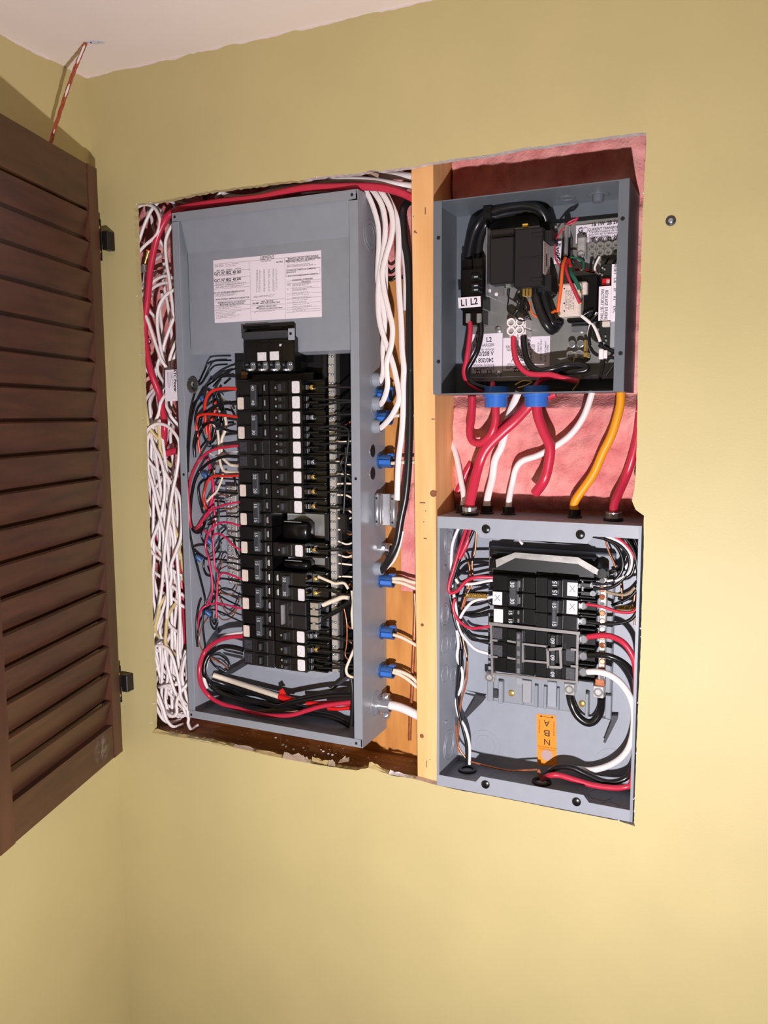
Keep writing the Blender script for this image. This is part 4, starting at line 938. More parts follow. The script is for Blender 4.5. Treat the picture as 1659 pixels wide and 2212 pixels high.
# ================================================================== CABLES RIGHT OF THE PANEL
GC = 'white cables dropping along the right-hand side wall of the large panel'
LC = 'white flat cable dropping along the side wall of the large panel'
def cable2(segs, r, m, label, group=GC, flat=1.0, n=10):
    pts = []
    for c, p, d in segs: pts += path(c, p, d)
    return wire(None, pts, r, m, label, name='cable', cat='cable', group=group, flat=flat, n=n)
cable2([('B', [(600,225,.03),(665,280,.03),(740,450,.034),(790,650,.036),(795,850),(785,1050),(785,1250),(830,1450),(860,1700,.04),(840,1950),(845,2180)], .03), ('D', [(1110,130,.045),(1100,230,.05),(1070,285,.058)], .05)], .0042, WHITE, LC, flat=.6)
cable2([('B', [(700,225,.03),(750,280,.03),(830,420,.032),(865,600,.034),(860,800),(830,1000),(800,1200),(788,1400),(800,1650,.034),(850,1850),(920,2050),(965,2200)], .03), ('D', [(1195,170,.034),(1245,330),(1250,440),(1190,570,.04),(1120,655,.05),(1070,695,.058)], .034)], .0046, WHITE, LC, flat=.6)
cable2([('B', [(790,225,.025),(830,280,.025),(920,450,.026),(948,620,.027),(930,780),(880,950),(835,1150),(855,1350),(900,1550),(945,1750),(930,1950),(880,2140)], .026), ('D', [(1170,140,.03),(1150,300,.035),(1115,430,.045),(1070,485,.058)], .03)], .0046, WHITE, LC, flat=.6)
cable2([('B', [(820,225,.04),(860,275,.04),(950,450,.04),(1000,620,.04),(1012,850),(1005,1100),(1020,1400),(1040,1700),(1050,2000),(1068,2190)], .04), ('D', [(1288,100,.04),(1290,300),(1288,550),(1275,750),(1250,950),(1240,1150),(1235,1330)], .04)], .0050, WHITE, 'longest white flat cable beside the black cable, ending in mid air', flat=.6)
cable2([('B', [(1000,560,.05),(1050,850),(1085,1100),(1088,1400),(1092,1560)], .05)], .0044, WHITE, 'white cable half hidden behind the black cable', flat=.6)
cable2([('B', [(870,800,.05),(870,1100),(870,1350),(870,1560),(860,1700)], .05)], .0042, WHITE, LC, flat=.6)
cable2([('B', [(1200,330,.075),(1140,370,.06),(1090,410,.05),(1062,480,.045),(1058,600),(1075,800),(1110,1000),(1130,1300),(1130,1600),(1132,1900),(1140,2180)], .045), ('D', [(1350,200,.045),(1350,500),(1345,800),(1335,1050),(1310,1300),(1270,1500),(1235,1700)], .045), ('F', [(1215,120,.045),(1180,250,.045),(1130,340,.05),(1080,395,.06)], .045)], .0062, BLKC, 'thick black cable dropping beside the stud into the panel', group='black cable beside the stud', n=12)
cable2([('F', [(1290,30,.0465),(1250,200,.0465),(1190,320,.048),(1085,412,.06)], .047)], .0018, WHITE, 'thin white stripe cable following the black cable end', group='white stripe beside the black cable')
for c, pts, r_, m, lb in (('B', [(1060,1560),(1070,1700),(1080,1850),(1090,2060)], .0016, COPPER, 'bare copper strand glinting beside the long white cable'), ('V', [(600,540),(605,700),(598,900),(590,1100),(580,1300),(575,1500),(560,1700),(553,1940)], .0032, COPPER, 'copper ground rod wire standing against the plywood board'),
                          ('B', [(880,1090),(930,1140),(985,1100)], .0022, BLK, 'dark wire loop on the plywood behind the white cables'), ('B', [(880,1200),(930,1235),(985,1180)], .0022, BLK, 'lower dark wire loop on the plywood behind the white cables')):
    wire(c, pts, r_, m, lb, .09, name='wire', cat='wire', group=GC+' (wires)')
# blue clamps on the side wall
GB = 'blue cable clamps on the side wall of the large panel'
def clamp(c, x, y, label, cables=()):
    p = atx(*px(c, x, y), X1); t = thing('cable_clamp', label, 'clamp', p, GB)
    part(MB().lathe(p, (1, 0, 0), [(0, .0135), (.003, .0135), (.003, .010), (0, .010)], 18, close=True), 'flange', BLUE, t, smooth=True)
    b = MB(); b.lathe(p, (1, 0, 0), [(.002, .0110), (.024, .0118), (.024, .0092), (.002, .009)], 18, close=True); part(b, 'sleeve', BLUE, t, smooth=True)
    b = MB(); b.cbox(p.x+.004, p.x+.025, p.y-.014, p.y-.010, p.z-.005, p.z+.003, .001); b.cbox(p.x+.016, p.x+.027, p.y-.004, p.y+.006, p.z+.009, p.z+.013, .001); part(b, 'latch', BLUED, t)
    part(MB().lathe(p, (1, 0, 0), [(.021, .0088), (.0225, .0088)], 14), 'throat', HOLE, t)
    for i, pts in enumerate(cables):
        q = path(c, [(a, b2, p.y) for a, b2 in pts]); e = q[-1]+(q[-1]-q[-2]); e.x = max(e.x, -.0125); q.append(Vector((e.x, min(e.y, .09), e.z)))
        wire(None, q, .0032, CREAM, 'cream cable leaving a blue clamp towards the stud', name='cable', cat='cable', group='cream cables leaving the blue clamps')
    return t
clamp('U', 300, 1185, 'blue cable clamp above the chrome bracket', [[(430,1210),(500,1205),(560,1200)]])
clamp('V', 278, 412, 'blue cable clamp right below the end of the black cable', [[(390,395),(480,400),(560,425)], [(390,425),(480,440),(580,480)]])
clamp('V', 285, 905, 'blue cable clamp holding a single cream cable', [[(300,925),(400,935),(500,970),(625,1040)]])
clamp('V', 280, 1275, 'blue cable clamp holding two cream cables', [[(300,1280),(420,1300),(520,1350),(630,1440)], [(400,1270),(480,1290),(560,1330),(640,1400)]])
clamp('U', 285, 470, 'upper blue cable clamp behind the white flat cables'); clamp('U', 285, 720, 'blue cable clamp behind the white flat cables, second from the top', [[(440,700),(520,690),(560,690)]])
for c, x, y in (('U',250,300), ('U',250,560), ('U',250,810), ('V',235,300)):      # pressed steel cable loops
    p = atx(*px(c, x, y), X1); b = MB(); b.lathe(p, (1, 0, 0), [(0, .0125), (.012, .0105), (.012, .0085), (0, .0085)], 18, close=True)
    solo(b, 'cable_bushing', GREY, 'grey pressed cable bushing where a cable enters the side wall', 'bushing', 'grey bushings on the side wall', smooth=True)
# zinc screw clamp with the big white cable
p = atx(*px('V', 262, 1600), X1)
t = thing('screw_clamp', 'zinc screw clamp gripping the thick white cable near the panel bottom', 'clamp', p)
part(MB().lathe(p, (1, 0, 0), [(0, .018), (.004, .0175), (.004, .012), (0, .012)], 20, close=True), 'locknut', STEEL, t, smooth=True)
part(MB().lathe(p, (1, 0, 0), [(.003, .0125), (.022, .0125), (.022, .010), (.003, .010)], 18, close=True), 'collar', STEEL, t, smooth=True)
for dz in (-.017, .017):
    b = MB(); b.cbox(p.x+.008, p.x+.020, p.y-.006, p.y+.004, p.z+dz-.005, p.z+dz+.005, .001); e = part(b, 'ear', STEEL, t)
    part(MB().lathe((p.x+.014, p.y-.006, p.z+dz), (0, -1, 0), [(0, .0048), (.003, .0045), (.004, .002)], 10), 'screw', STEEL, e)
wire('V', [(300,1600,p.y),(360,1605),(450,1625),(540,1660),(650,1715),(720,1750)], .0078, WHITE, 'thick white cable leaving the zinc screw clamp', name='cable', cat='cable', n=12)
p = atx(*px('V', 290, 110), X1)
t = thing('screw_connector', 'small zinc screw connector above the black cable end', 'clamp', p)
part(MB().lathe(p, (1, 0, 0), [(0, .010), (.016, .010), (.016, .007), (0, .007)], 14, close=True), 'collar', STEEL, t, smooth=True)
part(MB().lathe((p.x+.008, p.y-.010, p.z+.003), (0, -1, 0), [(0, .004), (.003, .0035)], 10), 'screw', STEEL, t)
# chrome bracket
pa = P('U', 248, 1560, .052); pb = P('U', 462, 1870, .052)
t = thing('steel_bracket', 'shiny slotted steel bracket standing out from the side wall of the large panel', 'bracket', (pa.x, .055, pb.z))
part(MB().cbox(X1+.0005, pb.x+.004, .058, .060, pb.z-.004, pa.z+.003, .0006), 'web', STEEL, t)
for x0, x1 in ((X1+.001, X1+.011), (pb.x-.008, pb.x+.004)):
    b = MB(); b.cbox(x0, x1, .048, .058, pb.z-.006, pa.z+.004, .0035); part(b, 'rib', STEEL, t, smooth=True)
    for z in (pa.z-.004, pb.z+.003): part(MB().lathe(((x0+x1)/2, .048, z), (0, -1, 0), [(-.0002, .002), (.0002, .0018)], 8), 'slot', HOLE, t)

# ================================================================== CHARGER CONTROL BOX
EX0, EX1, EZ0, EZ1, ED = .0308, .3170, .1032, .3915, .103
ev = thing('control_box', 'dark grey open steel control box with a black contactor hanging above the smaller panel', 'control box', ((EX0+EX1)/2, ED, EZ0))
part(MB().box(EX0, EX1, ED-.0014, ED, EZ0, EZ1), 'back_panel', GREYD, ev)
part(MB().box(EX0, EX0+.0014, 0, ED-.0014, EZ0, EZ1), 'side_panel', GREYD, ev)
part(MB().box(EX1-.0014, EX1, 0, ED-.0014, EZ0, EZ1), 'side_panel', GREYD, ev)
part(MB().box(EX0+.0014, EX1-.0014, 0, ED-.0014, EZ1-.0014, EZ1), 'end_panel', GREYD, ev)
part(MB().box(EX0+.0014, EX1-.0014, 0, ED-.0014, EZ0, EZ0+.0014), 'end_panel', GREYD, ev)
part(MB().cbox(EX0, EX0+.0135, -.0016, -.0001, EZ0, EZ1, .0004), 'flange', GREYD, ev)
part(MB().cbox(EX1-.0145, EX1, -.0016, -.0001, EZ0, EZ1, .0004), 'flange', GREYD, ev)
for x, y in ((90,775), (90,1662), (1410,637), (1395,1602)):
    p = P('G', x, y, -.0016); part(MB().lathe(p, (0, -1, 0), [(0, .0030), (.0003, .0027)], 12), 'screw_hole', HOLE, ev)
for x, y, r_ in ((1010,490,.012), (1235,470,.016)):
    p = atz(*px('G', x, y), EZ1-.0015); part(MB().ring(p, (0, 0, -1), r_, .0008, .001), 'knockout', GREYD, ev, smooth=True)
p = atz(*px('G', 1235, 470), EZ1-.0015); part(MB().lathe(p, (0, 0, -1), [(0, .009), (.010, .008), (.010, .005)], 12), 'grey_plug', GREYD, ev, smooth=True)
YP = .088
b = MB(); c0 = P('G', 315, 700, YP); c1 = P('G', 1440, 1750, YP)
b.cbox(c0.x, EX1-.0016, YP, YP+.0015, P('G', 800, 1775, YP).z, P('G', 1000, 665, YP).z, .0005)
plate = part(b, 'mounting_plate', GALV, ev)
b = MB(); b.cbox(c0.x, EX1-.002, YP-.006, YP, P('G', 800, 1800, YP).z, P('G', 800, 1765, YP).z, .001); part(b, 'plate_lip', STEEL, plate)
for x, y in ((520,1435), (925,712), (520,1750), (1110,1435)):
    part(MB().lathe(P('G', x, y, YP), (0, -1, 0), [(0, .0055), (.003, .005), (.0042, .0025)], 12), 'plate_screw', STEEL, plate, smooth=True)
# stickers on the plate: printed for both ways up
def flat(parent, c, x0, y0, x1, y1, d, m=PAPER, name='printed_label', th=.0004, label=None):
    b = MB(); cb(b, c, x0, y0, x1, y1, d-th, d, .0001); return part(b, name, m, parent, label=label)
s1 = flat(plate, 'G', 328, 1462, 548, 1745, YP, label='white charger terminal label printed both ways up')
def gt(par, s, x, y, size, c='G', d=YP-.0006, rot=0, span=None, **k):
    if span: k['wid'] = round(span*.000218, 5)
    text(par, s, P(c, x, y, d), size, rot=rot, **k)
PI = math.pi
for sgn, ys in ((0, (1508, 1546, 1575, 1608)), (PI, (1735, 1712, 1690, 1652))):
    gt(s1, 'L1   L2', 415, ys[0], .0110 if sgn == 0 else .008, rot=sgn, bold=.02, span=120); gt(s1, 'EV CHARGER', 415, ys[1], .0072, rot=sgn, bold=.0, span=158)
    gt(s1, 'Borne de recharge', 415, ys[2], .0056, rot=sgn, bold=0, span=160); gt(s1, '240/208 V', 415, ys[3], .0098, rot=sgn, bold=.015, span=150)
s2 = flat(plate, 'G', 552, 1485, 888, 1725, YP, label='white mains terminal label printed both ways up')
for sgn, ys in ((0, (1527, 1556, 1577, 1608)), (PI, (1722, 1700, 1682, 1642))):
    gt(s2, 'L1   L2', 690, ys[0], .0110 if sgn == 0 else .008, rot=sgn, bold=.02, span=125); gt(s2, 'FROM MAIN POWER', 677, ys[1], .0066, rot=sgn, bold=.0, span=215)
    gt(s2, 'Alimentation principal', 680, ys[2], .0056, rot=sgn, bold=0, span=205); gt(s2, '240/208 V', 688, ys[3], .0098, rot=sgn, bold=.015, span=155)
gt(s2, 'SERVICE', 808, 1560, .0040, rot=PI/2, m=INKG); gt(s2, 'USE 75C WIRE ONLY', 826, 1580, .0036, rot=PI/2, m=INKG); gt(s2, 'FIL 75C SEULEMENT', 858, 1590, .0036, rot=PI/2, m=INKG); gt(s2, 'COPPER', 876, 1570, .0034, rot=PI/2, m=INKG)
s3 = flat(plate, 'G', 1075, 670, 1430, 800, YP-.002, label='white current transformer terminal label')
gt(s3, '1B', 1203, 682, .0066, bold=.03, d=YP-.0028); gt(s3, '1W', 1256, 676, .0066, bold=.03, d=YP-.0028); gt(s3, '2B', 1315, 670, .0066, bold=.03, d=YP-.0028); gt(s3, '2W', 1368, 664, .0066, bold=.03, d=YP-.0028)
gt(s3, 'CURRENT TRANSFORMERS', 1298, 707, .0056, bold=.01, d=YP-.0028, span=250); gt(s3, 'Transformateurs de courant', 1298, 725, .0050, d=YP-.0028, bold=0, span=245)
gt(s3, 'Transformateurs de courant', 1298, 745, .0048, d=YP-.0028, rot=PI, bold=0, span=245); gt(s3, 'CURRENT TRANSFORMERS', 1298, 764, .0054, d=YP-.0028, rot=PI, bold=.01, span=250)
gt(s3, '1B', 1203, 788, .0062, bold=.03, rot=PI, d=YP-.0028); gt(s3, '1W', 1256, 786, .0062, bold=.03, rot=PI, d=YP-.0028); gt(s3, '2B', 1315, 782, .0062, bold=.03, rot=PI, d=YP-.0028); gt(s3, '2W', 1368, 778, .0062, bold=.03, rot=PI, d=YP-.0028)
gt(s3, 'G', 1108, 722, .0100, bold=.02, d=YP-.0028); part(MB().ring(P('G', 1142, 722, YP-.0026), (0, -1, 0), .004, .0004, .0003), 'ground_symbol', INKG, s3)
gt(s3, 'G', 1140, 752, .0080, bold=.02, rot=PI, d=YP-.0028)
# left breaker with the L1 L2 tag
t = thing('charger_breaker', 'black double pole breaker with a white L1 L2 tag inside the control box', 'breaker', P('G', 325, 1400, .08))
b = MB(); cb(b, 'G', 250, 1000, 408, 1290, .045, .086); cb(b, 'G', 262, 1290, 405, 1400, .055, .086); cb(b, 'G', 258, 930, 330, 1005, .055, .086); cb(b, 'G', 335, 920, 404, 1005, .055, .086); part(b, 'body', BLACK, t)
for y in (1055, 1118, 1148): 
    b = MB(); cb(b, 'G', 320, y-18, 380, y+14, .036, .046, .0015); h = part(b, 'handle', BLACKM, t)
    b = MB(); cb(b, 'G', 345, y-4, 372, y+4, .0356, .0362, .0001); part(b, 'handle_mark', NUMB, h)
for x in (300, 378): b = MB(); cb(b, 'G', x-16, 1315, x+16, 1385, .050, .056); part(b, 'terminal', GALV, t)
tg = part(MB().slab([P('G', 230, 1206, .040), P('G', 392, 1193, .040), P('G', 395, 1268, .040), P('G', 236, 1281, .040)], .0006), 'line_tag', PAPER, t, label='white tag reading L1 L2')
text(tg, 'L1 L2', P('G', 310, 1238, .0390), .0140, rot=.06, bold=.025, wid=.0272)
# contactor on its bracket
t = thing('contactor', 'big black contactor block on a bent steel bracket inside the control box', 'contactor', P('G', 640, 1130, .06))
part(MB().cbox(P('G',430,900,.03).x, P('G',430,900,.03).x+.0018, .03, .086, P('G',440,1190,.03).z, P('G',440,700,.03).z, .0004), 'bracket', STEEL, t)
b = MB(); cb(b, 'G', 430, 1100, 560, 1195, .045, .047); part(b, 'bracket_foot', STEEL, t)
for x, y in ((455,1155), (505,1180)): part(MB().lathe(P('G', x, y, .045), (0, -1, 0), [(-.0002, .003), (.0004, .0026)], 10), 'bracket_hole', PAPER, t)
b = MB(); cb(b, 'G', 455, 770, 632, 1105, .022, .066, .002); cb(b, 'G', 470, 715, 632, 770, .034, .066); part(b, 'coil_block', BLACKM, t)
b = MB(); cb(b, 'G', 632, 705, 838, 1130, .018, .066, .002); cb(b, 'G', 755, 735, 838, 765, .0165, .02); cb(b, 'G', 750, 1060, 838, 1085, .0165, .02); cb(b, 'G', 668, 908, 835, 922, .0172, .0185)
cb(b, 'G', 820, 720, 905, 800, .030, .07); cb(b, 'G', 800, 1040, 900, 1160, .034, .075); part(b, 'contact_block', BLACKM, t)
xr_ = P('G', 838, 900, .018).x
b = MB(); z0_, z1_ = P('G', 838, 1030, .018).z, P('G', 840, 795, .018).z
b.box(xr_+.0002, xr_+.0006, .020, .062, z0_, z1_); cl = part(b, 'rating_label', IVORY, t)
b = MB(); b.box(xr_+.0006, xr_+.0009, .036, .043, (z0_+z1_)/2-.010, (z0_+z1_)/2+.008); part(b, 'label_window', INK, cl)
b = MB()
for k in range(14): zz = z0_+.004+k*(z1_-z0_-.008)/13; b.box(xr_+.0006, xr_+.0008, .024, .024+random.uniform(.006, .012), zz, zz+.0008); b.box(xr_+.0006, xr_+.0008, .046, .046+random.uniform(.004, .013), zz, zz+.0008)
part(b, 'fine_print', INKG, cl, kind='stuff')
b = MB(); cb(b, 'G', 690, 672, 730, 700, .03, .036); part(b, 'yellow_tab', mat('yellow_tab', (226, 180, 60), .4), t)
for x in (700, 725, 748): b = MB(); cb(b, 'G', x-9, 1130, x+9, 1195, .034, .05); part(b, 'blade_terminal', BRASS, t)
b = MB(); cb(b, 'G', 570, 1092, 605, 1130, .03, .045); part(b, 'latch', GALV, t)
GE = 'wires inside the control box'
def ew(c, pts, r, m, label, d=.04, **k): return wire(c, pts, r, m, label, d, group=GE, **k)
ew('G', [(300,930,.07),(330,780,.068),(370,680,.066),(430,610,.06),(560,560,.055),(700,540),(800,560),(850,620,.06),(870,720,.07),(880,800,.075)], .0068, BLKC, 'front thick black cable arching over the contactor', n=12)
ew('G', [(370,930,.078),(390,780),(430,680),(500,620,.072),(620,590),(760,580),(830,620),(850,700,.078)], .0068, BLKC, 'rear thick black cable arching over the contactor', n=12)
b = MB(); p = P('G', 445, 600, .056); solo(MB().cbox(p.x-.006, p.x+.008, .048, .07, p.z-.010, p.z+.012, .002), 'cable_tie', BLK, 'black cable tie around the cables arching over the contactor', 'cable tie')
ew('G', [(780,1120,.045),(790,1210,.04),(820,1310,.038),(865,1400,.038),(910,1440,.05),(960,1380,.075)], .0068, BLKC, 'thick black cable curving down from the contactor in front', n=12)
ew('G', [(840,1140,.05),(850,1220),(880,1320),(910,1390),(950,1400,.065)], .0068, BLKC, 'thick black cable curving down from the contactor behind the other', n=12)
ew('G', [(315,1380,.054),(318,1440,.05),(305,1560,.044),(290,1660),(275,1740),(300,1810),(360,1850),(420,1870,.05)], .0042, RED, 'red wire dropping from the L1 terminal', n=10)
ew('G', [(395,1390,.054),(395,1470,.048),(370,1580,.044),(330,1660),(300,1720),(310,1800),(370,1840),(450,1860,.05)], .0042, BLK, 'black wire dropping from the L2 terminal', n=10)
ew('G', [(628,1485,.05),(632,1580,.046),(655,1670,.042),(720,1740),(800,1755),(890,1755),(980,1780),(1090,1805,.046)], .0044, RED, 'red wire curving from the white terminal block', n=10)
ew('G', [(700,1480,.05),(708,1580,.046),(735,1670,.044),(800,1725),(900,1715),(1000,1690,.05),(1090,1685),(1150,1700),(1140,1725),(1050,1735),(950,1740,.06),(850,1745)], .0050, BLK, 'thick black wire looping from the white terminal block', n=10)
ew('G', [(780,1850,.05),(820,1800,.052),(880,1775),(950,1760)], .0044, RED, 'red wire rising from the second blue bushing')
ew('G', [(475,1850,.04),(478,1815,.045)], .0042, RED, 'red wire stub rising from the first blue bushing')
ew('G', [(1065,1640,.07),(1060,1680),(1100,1720),(1100,1800),(1050,1870,.06)], .0012, BRASS, 'thin bare ground wire from the ground lug')
ew('G', [(640,1830,.06),(700,1800),(760,1810),(700,1840),(660,1850)], .0012, BRASS, 'thin bare ground wire coiled on the control box floor')
# white terminal block
t = thing('terminal_block', 'white ceramic terminal block with four round screw wells', 'terminal block', P('G', 655, 1490, .07))
b = MB(); cb(b, 'G', 600, 1400, 715, 1460, .055, .086, .002)
for x0, x1, y0, y1 in ((598,652,1348,1425), (660,715,1345,1425), (597,652,1428,1490), (660,714,1425,1490)): cb(b, 'G', x0, y0, x1, y1, .048, .086, .002)
part(b, 'body', CRWHITE, t)
for x, y in ((617,1385), (680,1382), (617,1445), (678,1440)):
    p = P('G', x, y, .048); w = part(MB().lathe(p, (0, -1, 0), [(-.001, .0070), (.006, .0066), (.006, .0045), (-.001, .0042)], 16, close=True), 'screw_well', CRWHITE, t, smooth=True)
    part(MB().lathe(p, (0, -1, 0), [(-.0005, .0043), (.002, .0042)], 12), 'well_screw', ALU, w)
part(MB().lathe(P('G', 655, 1415, .054), (0, -1, 0), [(0, .004), (.003, .0035)], 10), 'fixing_screw', STEEL, t)
# control wires
for pts, r_, m, lb in (([(600,1135),(590,1230),(585,1290),(620,1320),(650,1330)], .0011, BLK, 'thin twisted black wire under the contactor'), ([(690,1190),(660,1250),(640,1300),(660,1360),(700,1370),(740,1345)], .0011, BLK, 'thin black wire hooked over the terminal block'),
                       ([(650,1190),(680,1230),(730,1250),(740,1300)], .003, BLK, 'short black wire beside the gold blade terminals'), ([(630,1330),(660,1290),(700,1300),(720,1340)], .003, BLK, 'short black wire rising behind the terminal block'), ([(745,1230),(748,1280),(770,1325),(810,1350)], .0016, ORANGE, 'short orange wire below the gold blade terminals'), ([(700,1200),(690,1260),(690,1310)], .004, BLK, 'black wire under the middle gold blade terminal')):
    ew('G', pts, r_, m, lb, d=.042)
# relay with colour wires
t = thing('relay', 'ivory relay with a cream printed label and coloured wires', 'relay', P('G', 1050, 1340, .06))
b = MB(); cb(b, 'G', 950, 1100, 1110, 1338, .030, .075, .002); cb(b, 'G', 1080, 1088, 1155, 1180, .042, .075, .002); part(b, 'case', IVORY, t)
b = MB(); cb(b, 'G', 978, 1118, 1098, 1322, .0292, .0302, .0002); rl = part(b, 'printed_label', STICKC, t)
for x, s in ((1005, 'N.O. COM N.C.'), (1022, '5A 250V'), (1038, 'RELAY 24 VAC'), (1056, 'COIL 24V')): text(rl, s, P('G', x, 1220, .0288), .0038, rot=-PI/2, m=INKG, bold=0, wid=.028)
for y in (1140, 1245, 1300): part(MB().lathe(P('G', 992, y, .0290), (0, -1, 0), [(0, .0012), (.0002, .001)], 8), 'terminal_dot', INK, rl)
for x, y in ((955,1110), (952,1320), (1110,1165), (1110,1245)): b = MB(); cb(b, 'G', x-8, y-7, x+8, y+7, .024, .031); part(b, 'blade', BRASS, t)
ew('G', [(1000,920,.05),(985,960,.04),(975,1040,.03),(968,1130,.025),(955,1230,.022),(945,1310,.023)], .0026, ORANGE, 'orange wire running down to the relay edge')
ew('G', [(905,1310,.04),(925,1300,.035)], .002, ORANGE, 'short orange wire tip beside the relay')
ew('G', [(1010,940,.05),(1005,1000,.035),(1030,1080,.026),(1070,1170,.022),(1105,1245,.024)], .0024, RED, 'red wire running down across the relay label')
for o in (0, 8, 16): ew('G', [(1020+o,960,.052),(1035+o,1030,.036),(1070+o,1090,.03),(1095+o*.6,1145,.028)], .0018, GREEN, 'dark green wire running to the relay corner')
ew('G', [(1030,915,.06),(1080,920),(1125,945),(1130,990),(1110,1010)], .0016, GREEN, 'dark green wire bowing above the relay')
ew('G', [(1085,635,.06),(1030,660),(1000,690),(960,740),(930,800),(925,870),(930,930),(970,985)], .0013, RED, 'thin red wire winding beside the fuse holder')
ew('G', [(1088,630,.06),(1060,665),(1020,680),(1005,690)], .0016, RED, 'short red wire into the fuse holder top')
for k in range(3): ew('G', [(1015+k*6,930,.055),(1030,960,.05),(1040-k*5,985,.045),(1020,1000,.045)], .002, REDO, 'short red wire below the fuse holder')
ew('G', [(1040,1010,.07),(1120,1000),(1200,1020),(1230,1010)], .002, mat('dark_red_insulation', (110, 16, 20), .35), 'dark red wire running to the circuit board')
t = thing('fuse_holder', 'glass fuse in a black holder beside the white 5 amp sticker', 'fuse holder', P('G', 1000, 930, .07))
b = MB(); cb(b, 'G', 975, 770, 1035, 930, .066, .086); part(b, 'holder', BLACK, t)
part(MB().tube([P('G', 1008, 700, .060), P('G', 1003, 905, .060)], .0032, 10), 'fuse_tube', STEEL, t, smooth=True)
b = MB(); cb(b, 'G', 990, 680, 1025, 770, .058, .07); part(b, 'clip', STEEL, t)
fs = flat(t, 'G', 918, 800, 970, 960, .080); text(fs, 'AMP', P('G', 944, 828, .0792), .0085, rot=PI, bold=.02, wid=.0105); text(fs, '5', P('G', 944, 862, .0792), .010, rot=PI, bold=.03); text(fs, 'FUSE', P('G', 946, 918, .0792), .0075, rot=-PI/2, bold=.02, wid=.014)
t = thing('frosted_terminal_strip', 'frosted clear terminal strip of eight round wells under the transformer label', 'terminal block', P('G', 1260, 930, .085))
b = MB()
for i in range(4):
    for y in (835, 885): b.lathe(P('G', 1195+i*57, y-i*4, .074), (0, -1, 0), [(-.010, .0058), (.003, .0055), (.003, .003), (-.003, .0028)], 14)
part(b, 'wells', CLEAR, t, smooth=True); b = MB(); cb(b, 'G', 1170, 800, 1410, 915, .078, .087, .002); part(b, 'strip', CLEAR, t)
b = MB(); cb(b, 'G', 1080, 765, 1145, 935, .070, .086, .002); part(b, 'ground_clamp', ALU, t)
part(MB().lathe(P('G', 1112, 900, .070), (0, -1, 0), [(0, .006), (.003, .0055), (.004, .003)], 12), 'clamp_screw', STEEL, t, smooth=True)
for pts, m in (([(1200,915),(1185,950),(1180,1010)], BLK), ([(1245,910),(1220,960),(1210,1000),(1235,1040),(1250,1030)], WHITE), ([(1310,910),(1280,970),(1250,1000)], BLK), ([(1375,905),(1340,960),(1300,990)], BLK)):
    ew('G', pts, .0018, m, 'thin transformer wire leaving the frosted terminal strip' if m is BLK else 'thin white wire leaving the frosted terminal strip', d=.068)
# transformer core behind the relay
solo(MB().cbox(P('G',1020,1200,.06).x, P('G',1245,1200,.06).x, .052, .0865, P('G',1100,1385,.06).z, P('G',1100,1050,.06).z, .003), 'transformer', BLACK, 'dark transformer block half hidden behind the relay', 'transformer')
# circuit board on edge with its stickers
t = thing('circuit_board', 'circuit board with a red switch block and white factory setting labels', 'circuit board', P('G', 1300, 1560, .06))
b = MB(); cb(b, 'G', 1245, 960, 1400, 1560, .048, .052); part(b, 'board', PCB, t)
b = MB(); cb(b, 'G', 1262, 1065, 1320, 1118, .038, .048); dp = part(b, 'switch_block', DIPRED, t)
for i in range(3): b = MB(); cb(b, 'G', 1295+i*8, 1072, 1300+i*8, 1112, .0372, .038); part(b, 'switch_lever', PAPER, dp)
for x, y in ((1265,990), (1280,1000), (1262,1040), (1285,1480), (1290,1510), (1275,1530)): b = MB(); cb(b, 'G', x-6, y-8, x+6, y+8, .043, .048); part(b, 'component', ALU, t)
b = MB(); cb(b, 'G', 1262, 1372, 1320, 1412, .036, .048); part(b, 'capacitor', IVORY, t)
b = MB(); cb(b, 'G', 1320, 1370, 1375, 1560, .030, .048); part(b, 'heat_sink', GREYP, t)
l1 = flat(t, 'G', 1328, 963, 1368, 1375, .030, th=.0008); l2 = flat(t, 'G', 1238, 1122, 1328, 1368, .030, th=.0008)
text(l1, 'RESET   CB    TP    RT     EVC', P('G', 1354, 1140, .0287), .0060, rot=-PI/2, bold=.0, wid=.068)
text(l2, "RÉGLAGE D'USINE", P('G', 1291, 1258, .0287), .0066, rot=-PI/2, bold=.0, wid=.0415); text(l2, 'FACTORY SETTING', P('G', 1262, 1258, .0287), .0066, rot=-PI/2, bold=.0, wid=.0435)
for pts, m, r_ in (([(1110,1330),(1160,1370),(1210,1420),(1250,1520)], WHITE, .0026), ([(1125,1330),(1170,1305),(1200,1300)], BLK, .0022), ([(1230,1320),(1200,1350),(1190,1400),(1230,1520)], BLK, .0022), ([(1190,1390),(1170,1470),(1180,1560),(1220,1610),(1300,1630),(1380,1640)], BLK, .0024), ([(1215,1330),(1225,1310)], WHITE, .002), ([(1240,1540),(1300,1570),(1370,1600)], BLK, .003), ([(1280,1640),(1265,1720),(1240,1800)], BLK, .0022), ([(1370,1650),(1320,1720),(1290,1760)], BLK, .0022), ([(1175,1400),(1165,1480),(1190,1580)], WHITE, .0016)):
    ew('G', pts, r_, m, 'white wire running to the circuit board' if m is WHITE else 'black wire running to the circuit board', d=.044)
b = MB(); cb(b, 'G', 1238, 1572, 1272, 1645, .036, .048); cb(b, 'G', 1272, 1580, 1300, 1640, .040, .05); solo(b, 'plug_connector', CRWHITE, 'white plug connector below the circuit board', 'connector')
